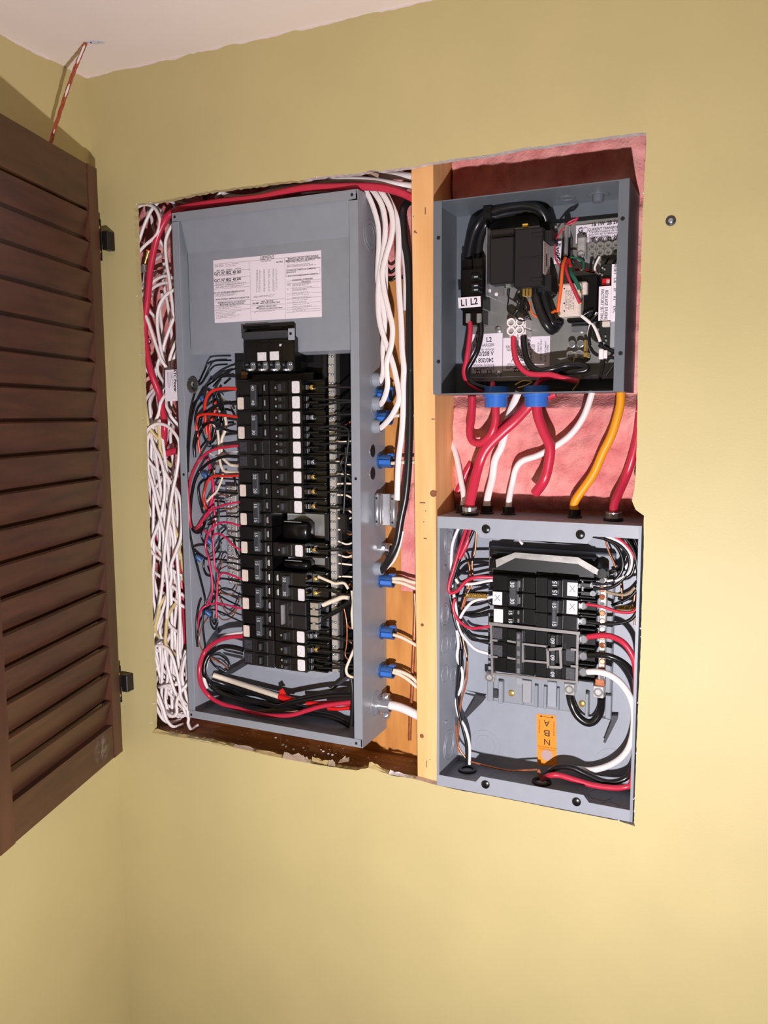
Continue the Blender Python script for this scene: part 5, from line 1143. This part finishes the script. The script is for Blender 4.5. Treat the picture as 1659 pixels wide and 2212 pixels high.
# ground lug
t = thing('ground_lug', 'brass ground lug with four screws on the mounting plate', 'ground lug', P('G', 1080, 1640, .08))
b = MB(); cb(b, 'G', 1010, 1590, 1130, 1640, .074, .087); part(b, 'bar', ALU, t)
b = MB(); cb(b, 'G', 1132, 1505, 1150, 1600, .07, .087); cb(b, 'G', 1128, 1595, 1160, 1632, .066, .087); part(b, 'brass_foot', BRASS, t)
for x, y in ((1047,1538), (1108,1535), (1035,1612), (1100,1606)): part(MB().lathe(P('G', x, y, .074), (0, -1, 0), [(-.01, .0058), (.0012, .0056), (.0016, .0045)], 12), 'screw', STEEL, t)
b = MB(); cb(b, 'G', 1040, 1400, 1165, 1450, .082, .0875, .002); part(b, 'plate_clip', STEEL, plate)
# blue bushings under the box
for x, lb in ((503, 'blue bushing under the control box holding one red cable'), (793, 'blue bushing under the control box holding two red cables')):
    p = P('H', x, 20, .045); t = thing('cable_bushing', lb, 'bushing', Vector((p.x, .045, EZ0-.022)))
    part(MB().lathe((p.x, .045, EZ0), (0, 0, -1), [(-.012, .0185), (0, .0185), (0, .012), (-.012, .012)], 20, close=True), 'locknut', BLUED, t, smooth=True)
    part(MB().lathe((p.x, .045, EZ0), (0, 0, -1), [(0, .0205), (.004, .0205), (.005, .0175), (.020, .0175), (.020, .011), (0, .011)], 20, close=True), 'sleeve', BLUED, t, smooth=True)

# ================================================================== CABLES BETWEEN THE TWO BOXES
CPX = dict(red=(313,905), flat=(455,887), printed=(620,890), yellow=(1085,912), edge=(1343,945), stud=(262,888))
COLL = {}
for k_, (x, y) in CPX.items():
    v = atz(*px('H', x, y), -.0862); v.y = min(max(v.y, .020), .060); COLL[k_] = v
GM = 'cables between the control box and the smaller panel'
def mw(pts, r, m, label, d=.05, flat=1.0, into=None):
    q = path('H', pts, d)
    if into:
        v = COLL[into]; q = [w for w in q if w.z > v.z+.045]
        q += [v+Vector((0, (q[-1].y-v.y)*.3, .026)), v+Vector((0, 0, .010)), v+Vector((0, 0, .001))]
    return wire(None, q, r, m, label, name='cable', cat='cable', group=GM, flat=flat, n=12)
mw([(492,60,.045),(500,150),(498,230),(470,320),(400,385,.05),(335,372,.055),(315,300,.06),(328,200,.066),(332,60,.072)], .0064, RED, 'red cable hooking down and up again below the first blue bushing')
mw([(770,60,.045),(735,120,.046),(640,225,.05),(540,315),(430,430),(375,560),(345,720,.052),(325,860,.05)], .0082, RED, 'broad red cable running from the second blue bushing to the smaller panel', flat=.6, into='red')
mw([(740,80,.058),(650,190,.062),(540,270),(470,340,.062)], .0058, RED, 'red cable edge lying behind the broad red one')
mw([(800,60,.04),(800,180),(845,310),(890,420),(875,560),(845,660),(785,745,.05)], .0078, RED, 'red cable with a cut free end hanging from the second blue bushing')
mw([(860,60,.08),(930,35,.08)], .006, RED, 'red cable bit behind the second blue bushing')
mw([(665,20,.075),(600,180,.072),(545,400),(495,510),(475,640),(485,740),(482,860,.05)], .0058, WHITE, 'white flat cable passing behind the broad red cable', flat=.55, into='flat')
mw([(1195,15,.07),(1135,190,.07),(1045,320),(930,410),(800,478),(695,515),(645,575),(620,680),(632,800),(636,880,.05)], .0050, WHITE, 'white printed cable swinging across to the smaller panel', into='printed')
mw([(140,260,.107),(165,325,.104),(215,470,.088),(245,620,.075),(262,760,.06),(270,880,.05)], .0046, WHITE, 'white cable rising beside the stud', into='stud')
mw([(1397,10,.065),(1390,130),(1335,320),(1272,450),(1195,620),(1145,770),(1115,880,.05)], .0066, YELO, 'yellow-orange cable running down from the control box', into='yellow')
mw([(1560,-40,.085),(1545,80,.082),(1528,220,.078),(1510,360),(1480,490),(1430,640),(1375,790),(1345,900,.05)], .0066, RED, 'red cable running down beside the cut plaster edge', into='edge')
mw([(330,530,.095),(290,600),(260,680),(230,740)], .006, RED, 'red cable deep behind the broad red cable')

# ================================================================== SMALLER PANEL
SX0, SX1, SZ0, SZ1, SD = .0384, .3470, -.5290, -.0862, .100
sp_ = thing('sub_panel', 'smaller light grey breaker panel below the control box with chamfered lips', 'electrical panel', ((SX0+SX1)/2, SD, SZ0))
part(MB().box(SX0, SX1, SD-.0014, SD, SZ0, SZ1), 'back_panel', GREYI, sp_)
part(MB().box(SX0, SX0+.0014, 0, SD-.0014, SZ0, SZ1), 'side_panel', GREYI, sp_)
part(MB().box(SX1-.0014, SX1, 0, SD-.0014, SZ0, SZ1), 'side_panel', GREYI, sp_)
part(MB().box(SX0+.0014, SX1-.0014, 0, SD-.0014, SZ1-.0014, SZ1), 'end_panel', GREY, sp_)
part(MB().box(SX0+.0014, SX1-.0014, 0, SD-.0014, SZ0, SZ0+.0014), 'end_panel', GREY, sp_)
def lipz(c, x, y): return P(c, x, y, 0)
xa, xb, xc_, xd = lipz('I', 345, 130).x, lipz('I', 395, 182).x, lipz('I', 1160, 222).x, lipz('I', 1200, 190).x
zs_, zm = SZ1-.0185, SZ1-.0300
lt = part(MB().prism([(SX0, SZ1), (SX1-.004, SZ1), (SX1-.004, zs_), (xd, zs_), (xc_, zm), (xb, zm), (xa, zs_), (SX0, zs_)], -.0016, -.0002), 'front_lip', GREYI, sp_)
zs2, zm2 = SZ0+.0180, SZ0+.0285
xa2, xb2, xc2, xd2 = lipz('J', 360, 825).x, lipz('J', 395, 795).x, lipz('J', 1130, 935).x, lipz('J', 1170, 985).x
lb_ = part(MB().prism([(SX0, SZ0), (SX1-.004, SZ0), (SX1-.004, zs2), (xd2, zs2), (xc2, zm2), (xb2, zm2), (xa2, zs2), (SX0, zs2)], -.0016, -.0002), 'front_lip', GREYI, sp_)
for par, c, x, y in ((lt, 'I', 432, 142), (lt, 'I', 1108, 182), (lb_, 'J', 428, 843), (lb_, 'J', 1080, 967)):
    part(MB().lathe(P(c, x, y, -.0016), (0, -1, 0), [(0, .0068), (.002, .0066), (.0035, .004)], 18), 'lip_screw', BLK, par, smooth=True)
part(MB().box(SX0-.0001, SX0+.004, -.0014, -.0002, SZ0+.0182, SZ1-.0187), 'side_lip', GREY, sp_)
part(MB().box(SX1-.004, SX1+.0002, -.0014, -.0002, SZ0, SZ1), 'side_lip', GREY, sp_)
for c, x, y, rs in (('I',165,230,(.015,.022)), ('I',135,755,(.013,.018)), ('I',135,970,(.014,)), ('I',195,960,(.012,)), ('I',135,1180,(.014,)), ('I',195,1180,(.012,)), ('J',165,560,(.018,.025))):
    p = atx(*px(c, x, y), SX0+.0014)
    for r_ in rs: part(MB().ring(p, (1, 0, 0), r_, .0008, .0006), 'knockout', GREYI, sp_, smooth=True)
for c, x, y in (('I',135,415), ('J',140,400)):
    p = atx(*px(c, x, y), SX0+.0014); part(MB().lathe(p, (1, 0, 0), [(0, .003), (.002, .0026)], 10), 'wall_screw', STEEL, sp_)
for x, y, rs in ((422,565,(.018,.027)), (1330,705,(.018,.027))):
    p = P('J', x, y, SD-.0014)
    for r_ in rs: part(MB().ring(p, (0, -1, 0), r_, .0007, .0006), 'knockout', GREYI, sp_, smooth=True)
for x, y, r_ in ((530,790,.018), (1250,920,.018), (1320,1000,.014)):
    p = atz(*px('J', x, y), SZ0+.0014); part(MB().ring(p, (0, 0, 1), r_, .0008, .0006), 'knockout', GREY, sp_, smooth=True)
# chassis: grey ribbed base with black feet
YS = .074
bx0, bx1 = P('I', 445, 800, YS).x, P('I', 1340, 800, YS).x; bz1 = P('I', 900, 300, YS).z; bz0 = P('J', 850, 300, YS).z
b = MB(); b.cbox(bx0, bx1, YS, .094, bz0, bz1, .002); ch = part(b, 'chassis', GREY, sp_)
for x0, x1, dd_ in ((440,480,.066), (520,550,.062), (690,700,.068), (780,800,.064), (845,865,.066), (940,955,.066), (1145,1165,.056), (1290,1330,.062)):
    a_, e_ = P('J', x0, 150, dd_).x, P('J', x1, 150, dd_).x; part(MB().cbox(a_, e_, dd_, YS, bz0+.002, P('I', 900, 1265, YS).z, .0008), 'rib', GREY, ch)
for x, y in ((615,190), (1120,265)): part(MB().lathe(P('J', x, y, YS-.001), (0, -1, 0), [(0, .0052), (.002, .005), (.003, .003)], 12), 'chassis_screw', BRASS, ch, smooth=True)
for x0, y0, x1, y1, m in ((685,100,755,260,GREYP), (645,80,690,135,GREYP), (475,165,515,225,CHAR), (870,110,935,290,GREYI)):
    b = MB(); cb(b, 'J', x0, y0, x1, y1, YS-.006, YS); part(b, 'clip', m, ch)
for pts in ([(285,185),(435,215),(410,250),(295,365),(280,355),(365,210)], [(1250,340),(1380,345),(1375,375),(1290,540),(1275,530),(1335,375),(1260,360)]):
    part(MB().slab([P('J', x, y, .088) for x, y in pts], .006), 'mounting_foot', CHAR, ch)
b = MB(); b.prism([(P('I',x,y,.030).x, P('I',x,y,.030).z) for x, y in ((500,362),(640,310),(1090,345),(1215,418),(1245,440),(1250,475),(1205,462),(1090,393),(640,350),(505,418))], .030, .0315)
part(b, 'bridge_bar', ALU, sp_)
for q4 in ((455,355,505,420,.032), (1215,430,1300,490,.034)): b = MB(); cb(b, 'I', *q4[:4], q4[4], .049); part(b, 'bar_post', BLACK, sp_)
part(MB().lathe(P('I', 1265, 458, .033), (0, -1, 0), [(0, .0075), (.003, .007)], 14), 'post_screw', BLK, sp_)
b = MB(); cb(b, 'I', 470, 335, 1210, 482, .05, .0735); part(b, 'bus_shroud', BLACKM, sp_)
# neutral bar
p0 = P('I', 1240, 500, .040); p1 = P('I', 1290, 1240, .040)
b = MB(); b.cbox(P('I',1242,860,.040).x, P('I',1288,860,.040).x, .040, .052, P('I',1262,1225,.040).z, P('I',1262,490,.040).z, .001); nb = part(b, 'neutral_bar', ALU, sp_)
for k in range(13):
    q = P('I', 1265, 515+k*57.5, .040); part(MB().lathe(q, (random.uniform(-.15, .15), -1, random.uniform(-.15, .15)), [(0, .0046), (.0014, .0044), (.0018, .0034)], 10), 'terminal_screw', COPPER if k % 3 else STEEL, nb)
for c, x0, y0, x1, y1, d in (('J',1196,142,1274,226,.040), ('J',990,125,1066,205,.052), ('J',420,50,490,105,.060)):
    b = MB(); cb(b, c, x0, y0, x1, y1, d, d+.02, .001); lg = part(b, 'lug', ALU, sp_)
    p = P(c, (x0+x1)/2, (y0+y1)/2, d); part(MB().lathe(p, (0, -1, 0), [(-.001, .0075), (.001, .007), (.001, .0045), (-.002, .004)], 14), 'lug_screw', STEEL, lg, smooth=True)
b = MB(); cb(b, 'J', 1212, 92, 1280, 140, .044, .056); part(b, 'copper_strap', COPPER, sp_)
# orange label
b = MB(); q = [P('J', 793, 338, SD-.0016), P('J', 930, 350, SD-.0016), P('J', 940, 712, SD-.0016), P('J', 800, 705, SD-.0016)]
b.slab(q, .0004); ol = part(b, 'phase_label', OGLAB, sp_, label='orange label reading ABN upside down')
for s, x, y in (('A', 866, 406), ('B', 868, 475), ('N', 868, 540)): text(ol, s, P('J', x, y, SD-.0024), .0150, rot=PI, bold=.0, wid=.0100)
for s, x, y, r_, sz in (('bonding point', 812, 430, PI/2, .0040), ('point de liaison', 916, 445, PI/2, .0040), ('neutral terminal block', 868, 580, PI, .0036), ('bornier du neutre', 868, 596, PI, .0036)): text(ol, s, P('J', x, y, SD-.0024), sz, rot=r_, m=mat('ink_brown', (120, 66, 10), .6), bold=0)
b = MB(); e0, e1 = P('J', 825, 356, SD-.0023), P('J', 905, 364, SD-.0023); b.box(e0.x, e1.x, SD-.0024, SD-.0020, e0.z-.0003, e0.z+.0003)
for e in (e0, e1): b.lathe(e, (0, -1, 0), [(0, .0016), (.0002, .0014)], 8)
part(b, 'arrow_mark', INK, ol)
part(MB().lathe(P('J', 868, 635, SD-.002), (0, -1, 0), [(0, .0098), (.0004, .0095)], 18), 'label_hole', mat('pinkish_grey', (178, 150, 150), .6), ol)

# ------------------------------------------------------------------ breakers of the smaller panel
YF = .030
SPT = PT
PTs = abs(P('I', 620, 480, YF).z-P('I', 620, 1175, YF).z)/6.0
def sbody(t, c, x0, y0, x1, y1, poles, term):
    b = MB(); a, e, zb_, zt_ = R_(c, x0, y0, x1, y1, YF); h = (zt_-zb_)/poles
    for k in range(poles):
        b.cbox(a+.0003, e-.0003, YF, .072, zb_+k*h+.0003, zb_+(k+1)*h-.0003, .0008)
        m0, m1 = (a+(e-a)*.36, a+(e-a)*.72) if term < 0 else (a+(e-a)*.28, a+(e-a)*.64)
        b.cbox(m0, m1, YF-.0026, YF+.001, zb_+k*h+.0014, zb_+(k+1)*h-.0014, .0012)
        if term > 0:
            for q in (.0006, h-.0036): b.cbox(e, e+.023, YF+.012, .072, zb_+k*h+q, zb_+k*h+q+.003, .0006)
            b.cbox(e, e+.022, YF+.024, .072, zb_+k*h, zb_+(k+1)*h, .0006)
        else:
            for q in (.0006, h-.0046): b.cbox(a-.012, a, YF+.020, .072, zb_+k*h+q, zb_+k*h+q+.004, .0006)
    part(b, 'body', BLACK, t); return a, e, zb_, zt_, h
def rect(t, c, x0, y0, x1, y1, d, th, m, name, ch=.0004):
    b = MB(); cb(b, c, x0, y0, x1, y1, d-th, d, ch); return part(b, name, m, t)
t = thing('double_breaker', 'black double breaker marked 30 with white sticker in the smaller panel', 'breaker', P('I', 620, 700, .05))
sbody(t, 'I', 478, 480, 782, 706, 2, -1); rect(t, 'I', 478, 592, 546, 686, YF, .0008, STICK, 'label_sticker')
h = rect(t, 'I', 596, 512, 650, 694, YF-.002, .0075, CHAR, 'handle', .0014)
for y in (540, 660): text(h, '30', P('I', 617, y, YF-.0098), .0092, m=NUMB, rot=-PI/2, bold=.02)
for y in (538, 655): rect(t, 'I', 664, y-24, 677, y+24, YF-.002, .001, STEEL, 'glint_strip')  # bright steel strips stand in for glints beside the handle
t = thing('tandem_breaker', 'black tandem breaker marked 15 right below the double breaker marked 30', 'breaker', P('I', 620, 830, .05))
sbody(t, 'I', 484, 706, 782, 822, 1, -1); rect(t, 'I', 486, 716, 552, 812, YF, .0008, STICK, 'label_sticker')
for y in (740, 800): h = rect(t, 'I', 592, y-18, 620, y+18, YF-.002, .005, BLACKM, 'handle', .001); text(h, '15', P('I', 604, y, YF-.0072), .0080, m=NUMB, rot=-PI/2, bold=.02); rect(t, 'I', 655, y-14, 670, y+14, YF-.002, .001, STEEL, 'glint_strip')
t = thing('tandem_breaker', 'black tandem breaker marked 15 beside the double breaker marked 30', 'breaker', P('I', 930, 640, .05))
sbody(t, 'I', 786, 496, 1092, 636, 1, 1); rect(t, 'I', 1012, 526, 1088, 624, YF, .0008, STICK, 'label_sticker')
for y in (536, 600): h = rect(t, 'I', 905, y-26, 942, y+20, YF-.002, .006, BLACKM, 'handle', .001); text(h, '15', P('I', 925, y, YF-.0082), .0098, m=NUMB, rot=PI/2, bold=.02)
for y in (545, 605): rect(t, 'I', 1110, y-14, 1180, y+14, YF+.016, .004, BLACKM, 'terminal'); part(MB().lathe(P('I', 1200, y-4, YF+.018), (0, -1, 0), [(0, .005), (.004, .0045)], 10), 'terminal_screw', STEEL, t, smooth=True)
t = thing('double_breaker', 'black double breaker marked 15 with white sticker and a red wire', 'breaker', P('I', 930, 860, .05))
sbody(t, 'I', 784, 640, 1096, 866, 2, 1); rect(t, 'I', 1008, 655, 1086, 752, YF, .0008, STICK, 'label_sticker')
h = rect(t, 'I', 900, 655, 936, 848, YF-.002, .0075, CHAR, 'handle', .0014)
for y in (690, 820): text(h, '15', P('I', 918, y, YF-.0098), .0090, m=NUMB, rot=-PI/2, bold=.02)
rect(t, 'I', 1080, 780, 1094, 862, YF, .002, STEEL, 'end_plate')
for y in (690, 800): part(MB().lathe(P('I', 1130, y, YF+.016), (0, -1, 0), [(0, .006), (.004, .0058), (.0046, .0045)], 10), 'terminal_screw', STEEL, t)
t = thing('triple_breaker', 'black three pole breaker without white sticker behind the grey hold-down frame, beside the copper wires', 'breaker', P('I', 620, 1190, .05))
sbody(t, 'I', 470, 850, 782, 1180, 3, -1)
for y in (885, 1010): rect(t, 'I', 476, y-35, 548, y+45, YF, .0004, MATS['dark_print'], 'dark_label')
h = rect(t, 'I', 642, 880, 684, 1185, YF-.002, .0075, CHAR, 'handle', .0014)
for y in (915, 965, 1035, 1090, 1160): rect(h, 'I', 652, y-18, 672, y+18, YF-.0092, .0012, STEEL, 'chrome_inset')
t = thing('main_switch_breaker', 'black three pole breaker with bright terminals under the grey hold-down frame', 'breaker', P('I', 930, 1240, .05))
sbody(t, 'I', 784, 885, 1090, 1232, 3, 1)
for y in (1055, 1190): rect(t, 'I', 1004, y-50, 1066, y+35, YF, .0004, MATS['dark_print'], 'dark_label')
h = rect(t, 'I', 888, 900, 930, 1205, YF-.002, .0075, BLACKM, 'handle', .0014)
for y in (945, 1065, 1185): text(h, '60', P('I', 909, y, YF-.0098), .0088, m=NUMB, rot=PI/2, bold=.02)
for y in (930, 1050, 1165):
    b = MB(); cb(b, 'I', 1096, y-30, 1150, y+30, YF+.008, YF+.02, .0012); e = part(b, 'terminal_clamp', STEEL, t)
    part(MB().lathe(P('I', 1130, y, YF+.008), (0, -1, 0), [(0, .0072), (.0028, .007), (.0034, .0055)], 8), 'terminal_screw', STEEL, e)
for q5, (x, y) in (('double_breaker.012', (512, 638)), ('tandem_breaker.005', (1050, 575)), ('double_breaker.013', (1048, 703))):
    st = [c_ for c_ in bpy.data.objects[q5].children if c_.name.startswith('label_sticker')][0]
    text(st, 'X', P('I', x, y, YF-.0011), .015, m=INKG, bold=-.012, name='pen_mark')
# grey hold-down frame over the lower breakers
t = thing('hold_down_frame', 'grey metal hold-down frame lying over the lower breakers', 'frame', P('I', 770, 1240, YF))
FR = mat('frame_grey', (126, 122, 122), .45, .3)
BARN = [0]
def bar(pts, w=.0032, d=YF-.0032):
    b = MB(); BARN[0] += 1; d -= .00012*BARN[0]
    for (x0, y0), (x1, y1) in zip(pts, pts[1:]):
        a, e = P('I', x0, y0, d), P('I', x1, y1, d); u = (e-a).normalized()*w*.5; n_ = Vector((-u.z, 0, u.x))
        b.add([a-u-n_, e+u-n_, e+u+n_, a-u+n_, *[q+Vector((0, .0028, 0)) for q in (a-u-n_, e+u-n_, e+u+n_, a-u+n_)]], [(0,1,2,3),(7,6,5,4),(0,4,5,1),(1,5,6,2),(2,6,7,3),(3,7,4,0)])
    part(b, 'rail', FR, t)
bar([(462,822),(1092,890)], .0048); bar([(1088,890),(1080,1235)], .0036); bar([(475,1180),(1085,1240)], .0036); bar([(466,830),(475,1180)], .0034)
bar([(590,945),(645,955)]); bar([(690,965),(865,985)]); bar([(590,1065),(640,1075)]); bar([(700,1085),(865,1100)]); bar([(690,965),(695,1090)], .0036); bar([(470,938),(505,942)]); bar([(470,1055),(505,1060)]); bar([(1045,1005),(1085,1010)]); bar([(1045,1125),(1085,1130)])
bar([(965,1000),(872,1008),(876,1130),(960,1135)], .0040, YF-.011); bar([(962,1005),(968,1130)], .0038, YF-.011)

# ------------------------------------------------------------------ wires of the smaller panel
GQ = 'wires inside the smaller panel'
def sw(c, pts, r, m, label, d=.05, **k): return wire(c, pts, r, m, label, d, group=GQ, **k)
sw('I', [(300,90,.055),(285,150,.052),(240,290,.045),(195,440,.04),(165,550),(175,598),(225,585),(290,515),(360,488),(480,488,.046)], .0030, RED, 'red wire hooking into the breaker marked 30')
sw('I', [(330,110,.06),(320,160,.058),(290,250,.055),(240,350)], .0045, RED, 'thick red cable jacket entering at the panel top')
sw('I', [(210,640,.05),(195,700,.05),(215,770),(260,820),(320,852),(380,850),(465,838)], .0026, RED, 'red wire running into the grey hold-down frame')
for i, pts in enumerate(([(350,130),(300,240),(245,350),(200,480),(172,590),(185,680),(205,790),(240,900),(258,1000),(250,1100),(240,1180)], [(330,130),(280,260),(220,400),(185,520),(165,620)], [(300,180),(250,300),(215,420),(190,560),(200,700),(225,820)], [(240,560),(215,660),(220,780),(245,900)])):
    sw('I', pts, .0030, BLK, 'black wire in the bundle along the side wall of the smaller panel', d=.055+i*.004)
for pts in ([(470,600),(350,600),(250,622),(168,615)], [(455,700),(350,735),(250,742),(180,735)], [(455,730),(360,755),(260,755),(190,745)], [(455,945),(340,935),(290,890),(240,810),(215,740)], [(450,358),(320,362),(250,392),(205,470)], [(450,470),(330,490),(250,520),(215,460)], [(450,920),(340,900),(300,870)]):
    sw('I', pts, .0024, BLK, 'black wire running from the side bundle to a breaker of the smaller panel', d=.058)
for pts in ([(250,100),(210,190),(188,270),(182,400),(185,520),(205,640),(222,760),(230,850)], [(215,500),(240,530),(330,535),(430,515),(480,508)], [(490,625),(440,635),(340,660),(280,720),(245,780)], [(490,1040),(430,1030),(350,1000),(275,920),(235,850),(215,760)]):
    sw('I', pts, .0026, WHITE, 'white wire beside the black bundle of the smaller panel', d=.056)
for pts in ([(362,140),(355,280),(332,380),(335,480),(320,580),(275,680),(255,800),(268,950),(290,1040),(298,1100)], [(265,310),(310,400),(310,500),(300,580)], [(330,470),(300,560),(260,700),(250,760)]):
    sw('I', pts, .0017, COPPER, 'bare copper wire beside the black bundle of the smaller panel', d=.066)
b = MB()
for k in range(3):
    pts = [P('I', 285+i*6, 618+math.sin(i*.9+k*2.1)*14+i*.2, .05+.004*math.cos(i*.9+k*2.1)) for i in range(26)]; b.tube(pts, .0014, 6)
solo(b, 'wire_pigtail', BRASS, 'twisted bare wire pigtail beside the breaker marked 30', 'wire', smooth=True)
b = MB()
for k in range(3):
    pts = [P('I', 1375+i*6, 708+math.sin(i*.9+k*2.1)*14, .06+.004*math.cos(i*.9+k*2.1)) for i in range(24)]; b.tube(pts, .0013, 6)
solo(b, 'wire_pigtail', BRASS, 'twisted bare wire pigtail beyond the screwed neutral bar', 'wire', smooth=True)
# right-hand gutter
for pts, r_, m, lb in (([(1180,190),(1290,215),(1370,270),(1410,360),(1405,440),(1350,510),(1270,535),(1195,530)], .0026, BLK, 'black wire looping from the panel top into the tandem breaker'), ([(1230,195),(1360,240),(1440,310),(1460,400),(1420,490),(1330,560),(1200,570)], .0026, BLK, 'outer black wire looping into the tandem breaker'),
        ([(1430,200),(1490,300),(1515,420),(1525,560),(1520,700),(1480,780),(1400,815),(1280,822),(1150,808)], .0028, BLK, 'long black wire sweeping round to the double breaker marked 15'), ([(1350,190),(1430,250),(1500,350),(1528,520),(1522,680),(1480,735),(1380,735),(1270,700),(1150,680)], .0024, RED, 'thin red wire sweeping round to the double breaker marked 15'),
        ([(1290,192),(1400,240),(1470,330),(1460,440),(1390,500),(1300,515)], .0024, WHITE, 'white wire looping to the neutral bar of the smaller panel'), ([(1530,230),(1560,320)], .0024, WHITE, 'short white wire at the corner of the smaller panel'),
        ([(1500,560),(1440,610),(1370,610),(1290,590)], .0024, mat('tan_sheath', (150, 128, 100), .45), 'tan wire running to the neutral bar of the smaller panel'),
        ([(1285,215),(1310,300),(1350,390),(1390,500),(1405,600),(1405,680)], .0015, COPPER, 'bare copper wire hanging behind the black loops'), ([(1500,600),(1490,680),(1500,740),(1495,830)], .0015, COPPER, 'bare copper wire hanging beside the corner')):
    sw('I', pts, r_, m, lb, d=.04 if m is not COPPER else .07)
for pts in ([(1440,330),(1400,420),(1330,440)], [(1500,380),(1470,470),(1400,500),(1310,500)], [(1510,580),(1450,640),(1330,690)], [(1460,200),(1500,300),(1530,450)], [(1490,200),(1525,290),(1545,420)]):
    sw('I', pts, .0024, BLK, 'short black wire behind the loops beyond the neutral bar', d=.065)
sw('I', [(1160,912,.036),(1250,905,.034),(1330,912,.03),(1420,960,.026),(1485,1060,.026),(1508,1200,.03)], .0001, RED, 'x', ) if False else None
pr = path('I', [(1160,915,.038),(1250,905,.034),(1330,912,.03),(1420,960,.026),(1485,1060,.026),(1505,1180,.032)])+path('J', [(1505,150,.05),(1500,400,.06),(1495,650,.06),(1475,830,.05),(1430,862,.045),(1340,868,.045),(1200,850),(1080,815),(960,780),(890,780),(835,805,.06)])
wire(None, pr, .0045, RED, 'thick red feeder sweeping round the smaller panel to its floor', group=GQ, n=12)
pk = path('I', [(1160,1045,.038),(1260,1045,.034),(1340,1060,.034),(1430,1110,.04),(1490,1190,.05)])+path('J', [(1500,150,.07),(1500,400,.078),(1495,600,.078),(1480,720,.07),(1430,800,.06),(1300,828,.058),(1150,770,.06),(1050,725,.06),(950,720,.06),(880,760,.062),(830,805,.066)])
wire(None, pk, .0045, BLK, 'thick black feeder sweeping round the smaller panel to its floor', group=GQ, n=12)
pq = path('I', [(1160,1165,.038),(1230,1165,.034),(1310,1185,.03),(1390,1240,.03)])+path('J', [(1400,120,.03),(1460,210,.034),(1490,330,.04),(1480,500,.05),(1430,620,.06),(1330,700,.07),(1200,740,.074),(1080,735,.074),(980,725,.07),(890,750,.068)])
wire(None, pq, .0050, WHITE, 'thick white feeder sweeping round the smaller panel', group=GQ, n=12)
sw('J', [(1030,200,.062),(1045,270,.058),(1085,350),(1150,400),(1205,390),(1250,320),(1258,225,.05)], .0062, BLK, 'thick black jumper bent between the two lugs', n=12)
for pts, m, r_ in (([(222,-260),(232,-160),(225,-60),(262,40),(252,150),(218,240),(235,350),(282,440),(312,560),(312,700)], WHITE, .0026), ([(250,-120),(245,0),(232,120),(225,220),(240,340),(268,450),(292,560),(295,700)], BLK, .0032), ([(296,-40),(290,100),(250,260),(238,400),(230,560),(290,660)], COPPER, .0018), ([(215,420),(225,560),(240,620)], COPPER, .0014)):
    sw('J', pts, r_, m, {'white_sheath': 'white wire dropping to the floor hole of the smaller panel', 'black_insulation': 'black wire dropping to the floor hole of the smaller panel', 'bare_copper': 'bare copper wire dropping to the floor hole of the smaller panel'}[m.name], d=.05)
sw('J', [(320,680,.05),(450,715,.05),(600,745),(720,742),(800,738)], .0016, COPPER, 'bare copper wire lying along the panel floor')
for k in range(3): sw('J', [(800+k*6,738,.055),(815+k*7,790),(830+k*4,815)], .0016, COPPER, 'frayed copper strand beside the floor bushing', d=.055)
for c, x, y in (('J', 297, 742), ('J', 830, 830)):
    p = atz(*px(c, x, y), SZ0+.0016); solo(MB().lathe(p, (0, 0, 1), [(0, .016), (.003, .0155), (.003, .010), (0, .010)], 18, close=True), 'floor_bushing', BLKC, 'dark bushing in the floor of the smaller panel', 'bushing', 'floor bushings', smooth=True)
sw('I', [(665,205,.05),(680,235,.045),(695,250)], .0024, WHITE, 'short white wire tip below the front lip')
sw('I', [(560,190,.06),(720,205),(880,228),(1010,212),(1150,200)], .0026, BLK, 'black wire sagging below the front lip')
sw('I', [(600,188,.066),(760,205),(900,235),(1040,215)], .0022, BLKC, 'second black wire sagging below the front lip')
solo(MB().slab([P('I',1420,380,.09), P('I',1500,330,.09), P('I',1540,480,.09), P('I',1440,480,.09)], .0005), 'instruction_leaflet', PAPER, 'white leaflet tucked behind the black loops', 'paper')
# connectors on top of the smaller panel
for k_, m, lb in (('red',GREYP,'grey screw collar around the broad red cable'), ('flat',CHAR,'dark clamp around the white flat cable'), ('printed',CHAR,'dark clamp around the white printed cable'), ('yellow',CHAR,'dark clamp around the yellow-orange cable'), ('edge',GREYP,'grey screw collar around the red cable beside the plaster edge'), ('stud',CHAR,'dark clamp around the white cable beside the stud')):
    p = COLL[k_]; t = thing('cable_collar', lb, 'clamp', p)
    if m is GREYP:
        part(MB().lathe(p, (0, 0, 1), [(0, .0145), (.004, .0145), (.004, .009), (0, .009)], 18, close=True), 'foot', BLKC, t, smooth=True)
        part(MB().lathe(p+Vector((0, 0, .004)), (0, 0, 1), [(0, .012), (.009, .0125), (.009, .0085), (0, .0085)], 18, close=True), 'collar', STEEL, t, smooth=True)
    else: part(MB().lathe(p, (0, 0, 1), [(0, .0115), (.002, .0115), (.003, .0095), (.013, .0095), (.013, .0062), (0, .0062)], 16, close=True), 'collar', BLKC, t, smooth=True)
